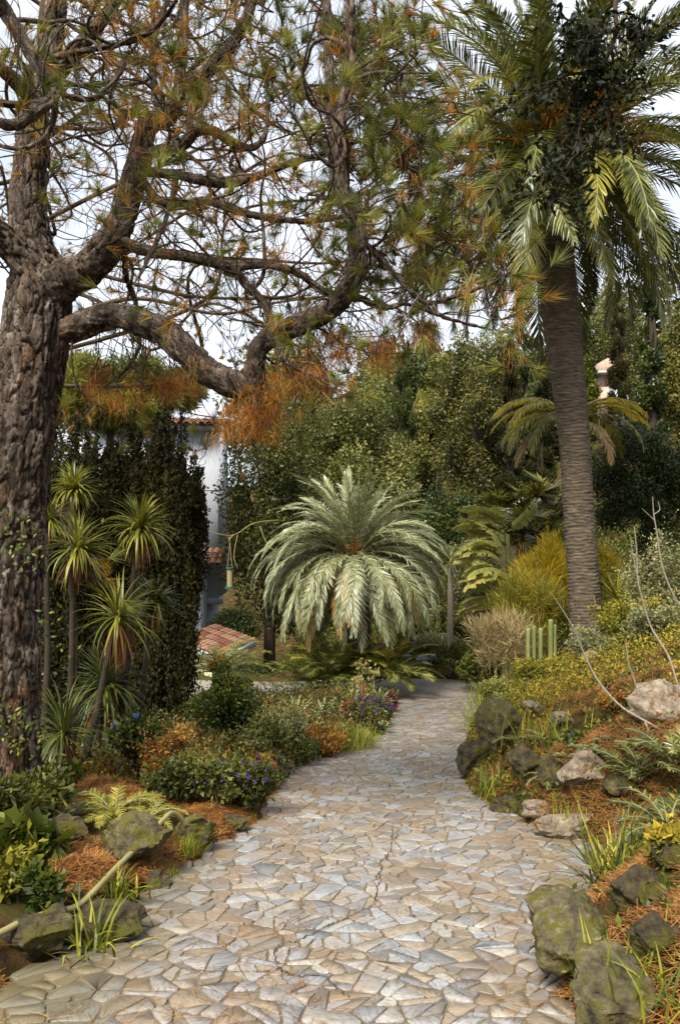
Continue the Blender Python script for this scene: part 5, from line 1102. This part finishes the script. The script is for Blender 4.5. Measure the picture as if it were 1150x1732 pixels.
# hose
def groundpt(px, py, lift): x, Y, z = hit(px, py); return [x, Y, z+lift]
hp = []
for (px, py, up_) in [(-60, 1600, .1), (0, 1578, .1), (45, 1556, .1), (90, 1543, .09), (130, 1533, .08), (160, 1507, .09), (190, 1475, .11), (220, 1445, .15), (250, 1415, .19), (275, 1388, .22), (292, 1375, .22), (312, 1392, .16), (335, 1440, .0)]:
    Yh = 3.0
    while CAMZ-(py-866)/F*Yh > gz((px-575)/F*Yh, Yh)+up_: Yh += .02
    hp.append(tuple(P(px, py, Yh))+(.0165,))
mb = MB(); limb(mb, hp, 10, 14); tag(mb.obj('garden_hose', M['hose'], smooth=True), 'pale green garden hose trailing over the boulders on the left', 'hose')

# ------------------------------------------------------------------ right bank
bb_ = shrub
def feather(px, py, wpx, hpx, n, mat, lab, Y, wd=.012, droop=.5, elmin=.9, name='feathery_bush', droopmin=0.):
    x, Yy, z = G(px, Y); rx = wpx/F*Yy/2; top = P(px, py, Yy)[2]; H = top-z; t = thing(name, lab, 'shrub', (x, Yy, z)); m = n//80
    mb = MB(); az = rs.rand(m)*2*PI; B = np.tile([x, Yy, z], (m, 1))+np.c_[rs.randn(m, 2)*rx*.25, np.zeros(m)]
    blades(mb, B, az, elmin+(1.55-elmin)*rs.rand(m), H*(.6+.5*rs.rand(m)), np.full(m, wd), droop*rs.rand(m), 6); mb.obj('stems', M['wisp'], t)
    mb = MB(); cloud(mb, (x, Yy, top-hpx/F*Yy/2), (rx, rx*.7, (hpx/F*Yy)/2), int(n*2.2), .17, 26, .36, up=.9, aspect=.05+wd*1.2, inner=.3); mb.obj('foliage', M[mat], t); return t
feather(918, 905, 120, 200, 12000, 'yellow', 'tall feathery yellow bush just left of the palm trunk', 16.4, .009)
feather(905, 960, 190, 160, 9000, 'moss', 'feathery yellow-green undergrowth below the yellow bush', 15.9, .010)
feather(855, 1030, 140, 110, 4200, 'wisp', 'wispy grey-brown dry bush leaning over the path end', 15.2, .007, elmin=.5)
feather(1000, 920, 110, 120, 5000, 'yellow', 'yellow shrub showing right of the palm trunk', 17.2, .012)
shrub(960, 1110, 90, 130, 3000, .05, 'mid', 'green shrub at the left foot of the tall palm', Y=15.6, lobes=14, lobe=.34)
shrub(1030, 1010, 120, 130, 4500, .06, 'moss', 'yellow-green leafy shrub right of the palm trunk at mid height', Y=16, lobes=16, lobe=.34)
shrub(1120, 1080, 130, 190, 6500, .05, 'greygreen', 'rounded grey-green shrub at the right picture edge', Y=13.5, lobes=22, lobe=.3)
shrub(1060, 1110, 150, 100, 5000, .045, 'moss', 'mixed yellow-green shrub right of the palm foot', Y=12.6, lobes=18, lobe=.3)
shrub(1000, 1120, 110, 60, 3000, .04, 'greygreen', 'pale succulent shrub below the palm foot', Y=12.2, lobes=14, lobe=.3)
shrub(1110, 1130, 120, 90, 3600, .045, 'greygreen', 'pale leafy bush right of the twisting bare twig', Y=11.0, lobes=16, lobe=.3)
shrub(915, 1130, 110, 50, 4200, .035, 'moss', 'bright yellow-green cushion below the cactus', Y=12.6, lobes=16, lobe=.3)
shrub(860, 1160, 100, 50, 3600, .04, 'bright', 'low bright green cushion plant above the flat topped boulder', Y=12.4, lobes=16, lobe=.3)
shrub(800, 1170, 130, 80, 6000, .06, 'mid', 'dark green fern-like shrub where the lane ends', Y=20.8, lobes=18, lobe=.32)
shrub(730, 1160, 120, 50, 3000, .07, 'greygreen', 'grey-green plants of the bed across the lane', Y=22.4, lobes=16, lobe=.3)
shrub(690, 1120, 90, 70, 3500, .09, 'mid', 'green bush behind the lane right of the silver palm foot', Y=23.2, lobes=14, lobe=.34)
shrub(760, 1110, 100, 70, 3500, .09, 'ivy', 'dark bush behind the lane under the banana leaves', Y=23.6, lobes=14, lobe=.34)
shrub(830, 1100, 120, 110, 5000, .08, 'mid', 'green thicket under the dry wispy bush', Y=19.5, lobes=18, lobe=.32)
agave(745, 1110, 34, 18, 'agave', 'blue-green rosette in the bed across the lane', wd=.09, Y=22.2, lift=.3)
for i_, (px, Y, s_) in enumerate([(712, 22.0, 26), (760, 22.3, 24), (735, 22.1, 20), (690, 22.2, 18), (775, 21.9, 16)]):
    rock(px, 0, s_, s_*.8, 80+i_, M['rock_blue'], ['largest bluish stone across the lane, left of the slim pale stem', 'bluish stone at the foot of the slim pale stem across the lane', 'small bluish stone between the two larger ones across the lane', 'leftmost bluish stone across the lane, nearest the silver palm', 'rightmost and smallest bluish stone across the lane'][i_], .9, Y=Y, sub=3, group='bluish stones across the lane')
# spare palm trunk at the right edge of the silver palm
c = P(762, 950, 21.8); z = gz(c[0], 21.8); t = thing('dragon_tree', 'slim pale-stemmed tree with a spiky head between silver palm and bananas', 'tree', (c[0], 21.8, z))
mb = MB(); limb(mb, [(c[0]-.02, 21.8, z-.1, .10), (c[0], 21.8, c[2], .07)], 6, 9, rough=.1); mb.obj('trunk', M['paletwig'], t, smooth=True)
mb = MB(); n = 160; blades(mb, np.tile(c, (n, 1)), rs.rand(n)*2*PI, -.3+1.7*rs.rand(n), .4+.3*rs.rand(n), np.full(n, .04), .4+rs.rand(n), 5); mb.obj('leaf_head', M['palm_dark'], t)
# cactus columns
x0, Y0, z0 = G(915, 13.6); t = thing('column_cactus', 'cluster of upright ribbed cactus columns left of the palm foot', 'cactus', (x0, Y0, z0))
for (px, py, r_) in [(893, 1062, 3.6), (903, 1058, 3.2), (914, 1062, 3.6), (931, 1047, 4), (938, 1056, 3)]:
    a = P(px, py, 13.6); R = r_/F*13.6; mb = MB(); K = 10; zs = np.concatenate([np.linspace(z0-.1, a[2]-R, K), [a[2]-.3*R, a[2]]]); rr_ = np.concatenate([np.full(K, R), [R*.8, .003]]); n = 16; th = np.arange(n)*2*PI/n; rib = np.where(np.arange(n) % 2, 1.2, .8)
    V = np.stack([a[0]+rr_[:, None]*rib*np.cos(th), 13.6+rr_[:, None]*rib*np.sin(th), np.repeat(zs[:, None], n, 1)], -1); k = np.arange(K+1)[:, None]*n; j = np.arange(n)[None]; j2 = (j+1) % n
    mb.add(V.reshape(-1, 3), np.stack([k+j, k+j2, k+n+j2, k+n+j], -1).reshape(-1, 4)); mb.obj('stem', M['cactus'], t)
# yucca right of palm trunk
x, Yy, z = G(1045, 15.2); c = P(1045, 1015, 15.2); t = thing('yucca', 'spiky yellow-tipped yucca on a short pale stem right of the palm trunk', 'yucca', (x, Yy, z))
mb = MB(); limb(mb, [(x, Yy, z-.1, .07), (*c, .06)], 5, 8); mb.obj('stem', M['paletwig'], t)
mb = MB(); n = 90; blades(mb, np.tile(c, (n, 1)), rs.rand(n)*2*PI, -.4+1.8*rs.rand(n), .5+.2*rs.rand(n), np.full(n, .035), .4*rs.rand(n), 4, fold=.3); mb.obj('leaf_head', M['cordy'], t)
# bare twigs
def bare(rows, lab, Y0, extra=()):
    t0 = rows[0]; x, Yy, z = G(t0[0], t0[2]); t = thing('bare_branch', lab, 'branch', (x, Yy, z)); mb = MB(); rows = [(a_, b_, c_, d_*.72) for a_, b_, c_, d_ in rows]
    pts = [(x, Yy, z-.05, rows[0][3])]+[tuple(P(a, b, Y))+(r,) for a, b, Y, r in rows]; limb(mb, pts, 8, 8, rough=.25)
    for e in extra: limb(mb, [tuple(P(a, b, Y))+(r,) for a, b, Y, r in e], 6, 6, rough=.25)
    mb.obj('stem', M['paletwig'], t, smooth=True); return t
bare([(1190, 1290, 6.8, .017), (1150, 1255, 6.9, .016), (1100, 1225, 7.0, .015), (1050, 1195, 7.1, .014), (1010, 1150, 7.2, .013), (985, 1100, 7.3, .011), (965, 1055, 7.3, .008), (930, 1000, 7.3, .004)], 'long bare pale branch arching left in front of the palm foot', 7, [[(1090, 1220, 7.0, .009), (1108, 1260, 6.9, .009), (1140, 1285, 6.8, .012)], [(985, 1100, 7.3, .004), (975, 1070, 7.3, .003), (955, 1040, 7.3, .002)]])
bare([(1175, 1200, 7.2, .016), (1150, 1170, 7.3, .014), (1130, 1110, 7.4, .013), (1100, 1060, 7.5, .012), (1085, 1010, 7.5, .011), (1078, 980, 7.5, .010), (1076, 930, 7.5, .008), (1072, 890, 7.5, .005)], 'upright bare pale branch near the right picture edge', 7, [[(1078, 975, 7.5, .006), (1070, 940, 7.5, .004), (1065, 905, 7.5, .002)]])
bare([(1120, 1290, 7.0, .014), (1090, 1230, 7.1, .012), (1075, 1160, 7.2, .010), (1062, 1120, 7.2, .008), (1058, 1080, 7.2, .005)], 'short bare branch behind the long arching one', 7)
bare([(1170, 1060, 8.0, .014), (1140, 1010, 8.0, .013), (1120, 960, 8.0, .012), (1110, 900, 8.0, .010), (1105, 870, 8.0, .008), (1103, 840, 8.0, .004)], 'bare twig with rusty curled tip against the dark shrub', 8, [[(1105, 870, 8.0, .005), (1115, 862, 8.0, .004), (1112, 848, 8.0, .003)], [(1106, 880, 8., .004), (1085, 860, 8., .002)]])
# rosettes, ferns, tufts
def rosette(px, py, n, rp_, Y, lab, lift):
    x, _, z = G(px, Y); c = P(px, py, Y); t = thing('aeonium', lab, 'succulent', (x, Y, z)); mb = MB(); st_ = MB()
    for k in range(n):
        p = c+np.array([rs.randn()*rp_*1.6, rs.randn()*rp_, rs.randn()*rp_*.7]); m = 26; mb = MB(); az = np.arange(m)*2.4; el = .1+1.2*np.arange(m)/m
        blades(mb, np.tile(p, (m, 1)), az, el, rp_*(.75+.2*rs.rand(m))*(1-.5*np.arange(m)/m), np.full(m, rp_*.34), np.full(m, -.3), 2, rs.rand(m)*.5+.4); tubes(st_, np.array([[[x, Y, z], (np.array([x, Y, z])+p)/2, p]]), np.full((1, 3), .008), 4); mb.obj('rosette', M['greygreen'], t)
    st_.obj('stems', M['twig'], t)
xx, YY, _ = hit(1000, 1330)
rosette(1005, 1272, 22, .07, YY+.2, 'clump of whitish-green rosettes on the pale rounded rock', .3)
rosette(1080, 1070, 12, .09, 12.5, 'pale rosettes high on the bank, below the grey-green shrub', .3)
rosette(1000, 1105, 9, .09, 12.6, 'pale rosettes at the right foot of the tall palm', .3)
fern(1130, 1420, 120, 16, 'large dark cycad fronds at the right picture edge', 'palm_dark', up=.9)
fern(1080, 1330, 110, 12, 'green feathery cycad fronds above the needle-strewn slope', 'palm_dark', up=.9)
fern(1140, 1300, 110, 12, 'deep green bushy fern under the right end of the bare branch', 'palm_dark', up=1.0)
fern(935, 1270, 60, 10, 'light feathery fern above the pointed brown rock', 'palm_lit', up=.9)
fern(880, 1260, 50, 9, 'small fern hanging over the flat topped boulder', 'palm_dark', up=.6)
fern(925, 1320, 46, 9, 'bluish fern at the foot of the pointed brown rock', 'palm_dark', up=.4)
tuft(1035, 1560, 170, 150, 'cordy', 'tall spiky green grass tuft above the large rounded boulder', .015, droop=1.6, base=.05, elmin=.4, Y=4.7, lift=float(P(0, 1520, 4.7)[2])-G(1035, 4.7)[2])
tuft(1045, 1700, 30, 130, 'grass', 'few long dark grass blades in front of the yellowish boulder', .012, droop=.8, base=.05, elmin=.7, Y=3.2, lift=float(P(0, 1700, 3.2)[2])-G(1045, 3.2)[2])
tuft(1075, 1440, 60, 46, 'grass', 'pale grass tuft in the shade right of the path bulge', .01, droop=1.8, base=.05, elmin=.4)
tuft(975, 1395, 80, 44, 'grass', 'sparse grass above the long low slab', .008, droop=.8, base=.12, elmin=.8)
tuft(830, 1350, 70, 60, 'grass', 'grass blades in the hollow below the dark boulder', .01, droop=1.0, base=.08, elmin=.7)
tuft(812, 1230, 300, 44, 'grass', 'grassy fringe at the right path edge above the boulders', .010, droop=1.4, base=.12, elmin=.4)
tuft(825, 1200, 300, 50, 'grass', 'second grassy fringe further up the right path edge', .010, droop=1.4, base=.16, elmin=.4)
tuft(940, 1265, 110, 70, 'grass', 'upright grass among the moss in the middle of the slope', .010, droop=.6, base=.2, elmin=.9)
tuft(1130, 1690, 60, 90, 'grass', 'dim grass blades at the lower right picture edge', .012, droop=1.4, base=.1, elmin=.5)
tuft(1100, 1440, 120, 60, 'grass', 'bright yellow grass patch near the right picture edge', .01, droop=1.4, base=.12, elmin=.4)
shrub(975, 1262, 40, 20, 500, .04, 'mid', 'tiny plant with violet flowers on the slope', flowers=('purple', 4, .03), name='flowering_plant', cat='flowering plant', lobes=6)
shrub(1040, 1215, 70, 50, 1200, .035, 'orange', 'rusty dome-shaped plant left of the pale pitted boulder', lobes=10)
shrub(1140, 1470, 90, 60, 1500, .05, 'moss', 'yellow leafy plant at the right picture edge above the shaded boulder', lobes=10)

# ------------------------------------------------------------------ ground cover and fallen needles
def scatter(n, x0, x1, y0, y1, side):
    Y = y0+(y1-y0)*rs.rand(n)**1.3
    if side > 0: x = xr(Y)+(x1)*rs.rand(n)**1.2-.02
    else: x = xl(Y)-(-x0)*rs.rand(n)**1.2+.02
    return x, Y
def cover(name, n, side, w_, y0, y1, leaf, mat, thr, sc_, seed, hgt_=.05):
    x, Y = scatter(n, -w_, w_, y0, y1, side); k = np.array([noise.noise(Vector((a*sc_+seed, b*sc_, 0))) > thr for a, b in zip(x, Y)]); x = x[k]; Y = Y[k]; m = len(x)
    p = np.stack([x, Y, hgt(x, Y)+hgt_*rs.rand(m)], 1); mb = MB(); l = leaf*(.6+.8*rs.rand(m)); leaves(mb, p, nrm(rdir(m)+np.array([0, 0, .7])), rdir(m), l, l*.5); return stuff(mb.obj(name, M[mat]))
tag(cover('ground_cover', 42000, 1, 5.0, 7.5, 18, .034, 'moss', -.1, 1.3, 3, .10), 'yellow-green mossy ground cover on the right slope', 'ground cover')
tag(cover('ground_cover', 12000, 1, 4.0, 4, 18, .06, 'mid', .1, 1.0, 13, .10), 'green weeds scattered on the right slope', 'ground cover')
tag(cover('ground_cover', 9000, -1, 3.5, 6.5, 18, .055, 'mid', .0, 1.0, 23, .10), 'green weeds of the left bed', 'ground cover')
tag(cover('ground_cover', 8000, -1, 3.0, 8, 18, .05, 'moss', .1, 1.2, 33, .12), 'yellowish low plants of the left bed', 'ground cover')
n_ = 60000; x = rs.uniform(-9, 12, n_); Y = rs.uniform(21.6, 34, n_); mb = MB(); leaves(mb, np.stack([x, Y, hgt(x, Y)+.45*rs.rand(n_)*np.abs(np.sin(x*1.7+Y)*np.cos(Y*1.3))], 1), nrm(rdir(n_)+np.array([0, 0, .6])), rdir(n_), .08+.08*rs.rand(n_), .05)
tag(stuff(mb.obj('ground_cover', M['mid'])), 'low green undergrowth beneath the trees beyond the lane', 'ground cover')
tag(cover('ground_cover', 52000, 1, 8.0, 9, 20.5, .038, 'moss', -.3, .8, 43, .26), 'taller yellow-green herbs high on the right slope', 'ground cover')
tag(cover('ground_cover', 18000, 1, 5.0, 3, 16, .04, 'mid', .1, 1.9, 53, .22), 'deep green low herbs in patches on the right slope', 'ground cover')
tag(cover('ground_cover', 34000, -1, 3.4, 7.6, 17.5, .045, 'olive', -.05, 1.7, 63, .34), 'knee-high pale green growth between the shrubs of the left bed', 'ground cover')
tag(cover('ground_cover', 26000, -1, 3.4, 7.4, 16.5, .04, 'orange', .03, 1.9, 73, .30), 'rusty dry growth between the shrubs of the left bed', 'ground cover')
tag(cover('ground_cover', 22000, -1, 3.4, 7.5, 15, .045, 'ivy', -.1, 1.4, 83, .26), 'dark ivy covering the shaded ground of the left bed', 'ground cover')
def litter(n, x, Y, lab, ln=.13, lift=.03, onpath=False):
    m = len(x); z = hgt(x, Y) if not onpath else -SL*Y+.018
    a = rs.rand(m)*PI*2; l = ln*(.5+.7*rs.rand(m)); c = np.stack([x, Y, z+(lift*rs.rand(m) if not onpath else .002*rs.rand(m))], 1)
    d = np.stack([np.cos(a), np.sin(a), (rs.randn(m)*.18 if not onpath else -SL*np.sin(a))], 1); s = np.stack([-np.sin(a), np.cos(a), 0*a if not onpath else -SL*np.cos(a)], 1)*(.0012 if onpath else .0014)
    V = np.stack([c-d*l[:, None]/2+s, c-d*l[:, None]/2-s, c+d*l[:, None]/2-s, c+d*l[:, None]/2+s], 1); mb = MB(); mb.add(V.reshape(-1, 3), np.arange(4*m).reshape(-1, 4))
    return tag(stuff(mb.obj('fallen_needles', M['litter'])), lab, 'pine needles')
def clumpy(n, side, w_, y0, y1, thr, seed):
    x, Y = scatter(n, -w_, w_, y0, y1, side); k = np.array([noise.noise(Vector((a*1.1+seed, b*1.1, 0))) > thr for a, b in zip(x, Y)]); return x[k], Y[k]
x, Y = clumpy(110000, -1, 2.2, 3.4, 8.5, -.1, 5); litter(0, x, Y, 'rust-coloured pine needle litter on the left bank', lift=.06)
x, Y = clumpy(150000, 1, 3.8, 2.0, 14, -.32, 9); litter(0, x, Y, 'orange pine needle litter on the right bank', lift=.06)
nn = 6500; Y = 2.8+14*rs.rand(nn)**1.2; u = rs.rand(nn); x = xl(Y)+(xr(Y)-xl(Y))*u; k = np.array([noise.noise(Vector((a*1.2+3, b*1.6, 2))) > .05+.25*(1-abs(2*q_-1)) - (.45 if 7 < b < 11 and q_ < .25 else 0) for a, b, q_ in zip(x, Y, u)]); litter(0, x[k], Y[k], 'scattered pine needles lying on the paving', .10, onpath=True)

# ------------------------------------------------------------------ bird feeder
c = P(389, 965, 20.5); t = thing('bird_feeder', 'hanging tube bird feeder with green caps in front of the ivy', 'bird feeder', (c[0], 20.5, P(0, 1003, 20.5)[2]))
def cyl(mb, x, y, z0, z1, r, n=14): tubes(mb, np.array([[[x, y, z0], [x, y, (z0+z1)/2], [x, y, z1]]]), np.full((1, 3), r), n); th = np.arange(n)*2*PI/n; mb.add(np.c_[x+r*np.cos(th), y+r*np.sin(th), np.full(n, z1)], [tuple(range(n))], .5); mb.add(np.c_[x+r*np.cos(th), y+r*np.sin(th), np.full(n, z0)], [tuple(range(n))[::-1]], .5)
zA = P(0, 962, 20.5)[2]; zB = P(0, 992, 20.5)[2]
mb = MB(); cyl(mb, c[0], 20.5, zB, zA, .07); mb.obj('tube', M['seed'], t)
mb = MB(); cyl(mb, c[0], 20.5, zA+.001, zA+.035, .10); mb.obj('cap', M['feedergreen'], t)
mb = MB(); cyl(mb, c[0], 20.5, zB-.05, zB-.001, .12); mb.obj('tray', M['feedergreen'], t)
mb = MB(); zt = P(0, 915, 20.5)[2]; tubes(mb, np.array([[[c[0]-.07, 20.5, zA], [c[0]-.03, 20.5, zA+.3], [c[0], 20.5, zt]], [[c[0]+.07, 20.5, zA], [c[0]+.03, 20.5, zA+.3], [c[0], 20.5, zt]]]), np.full((2, 3), .008), 5); mb.obj('hanger', M['paletwig'], t)
# yellow hanging vine stems that carry it
mb = MB()
for rows in [[(470, 880, 22.6, .018), (430, 885, 21.5, .015), (395, 905, 20.6, .012), (360, 900, 20.3, .009), (345, 890, 20.3, .005)], [(402, 905, 20.6, .012), (396, 940, 20.5, .010), (402, 960, 20.4, .006)], [(440, 890, 22, .02), (452, 920, 22, .016), (470, 935, 22, .010)], [(395, 905, 20.6, .02), (388, 912, 20.5, .015), (389, 918, 20.5, .01)]]:
    limb(mb, [tuple(P(a, b, Y))+(r,) for a, b, Y, r in rows], 6, 6, rough=.2)
tag(mb.obj('vine', M['vine']), 'yellow vine stems looping out of the ivy beside the white house', 'vine')
for o in bpy.data.objects:
    if '_base' in o: del o['_base']
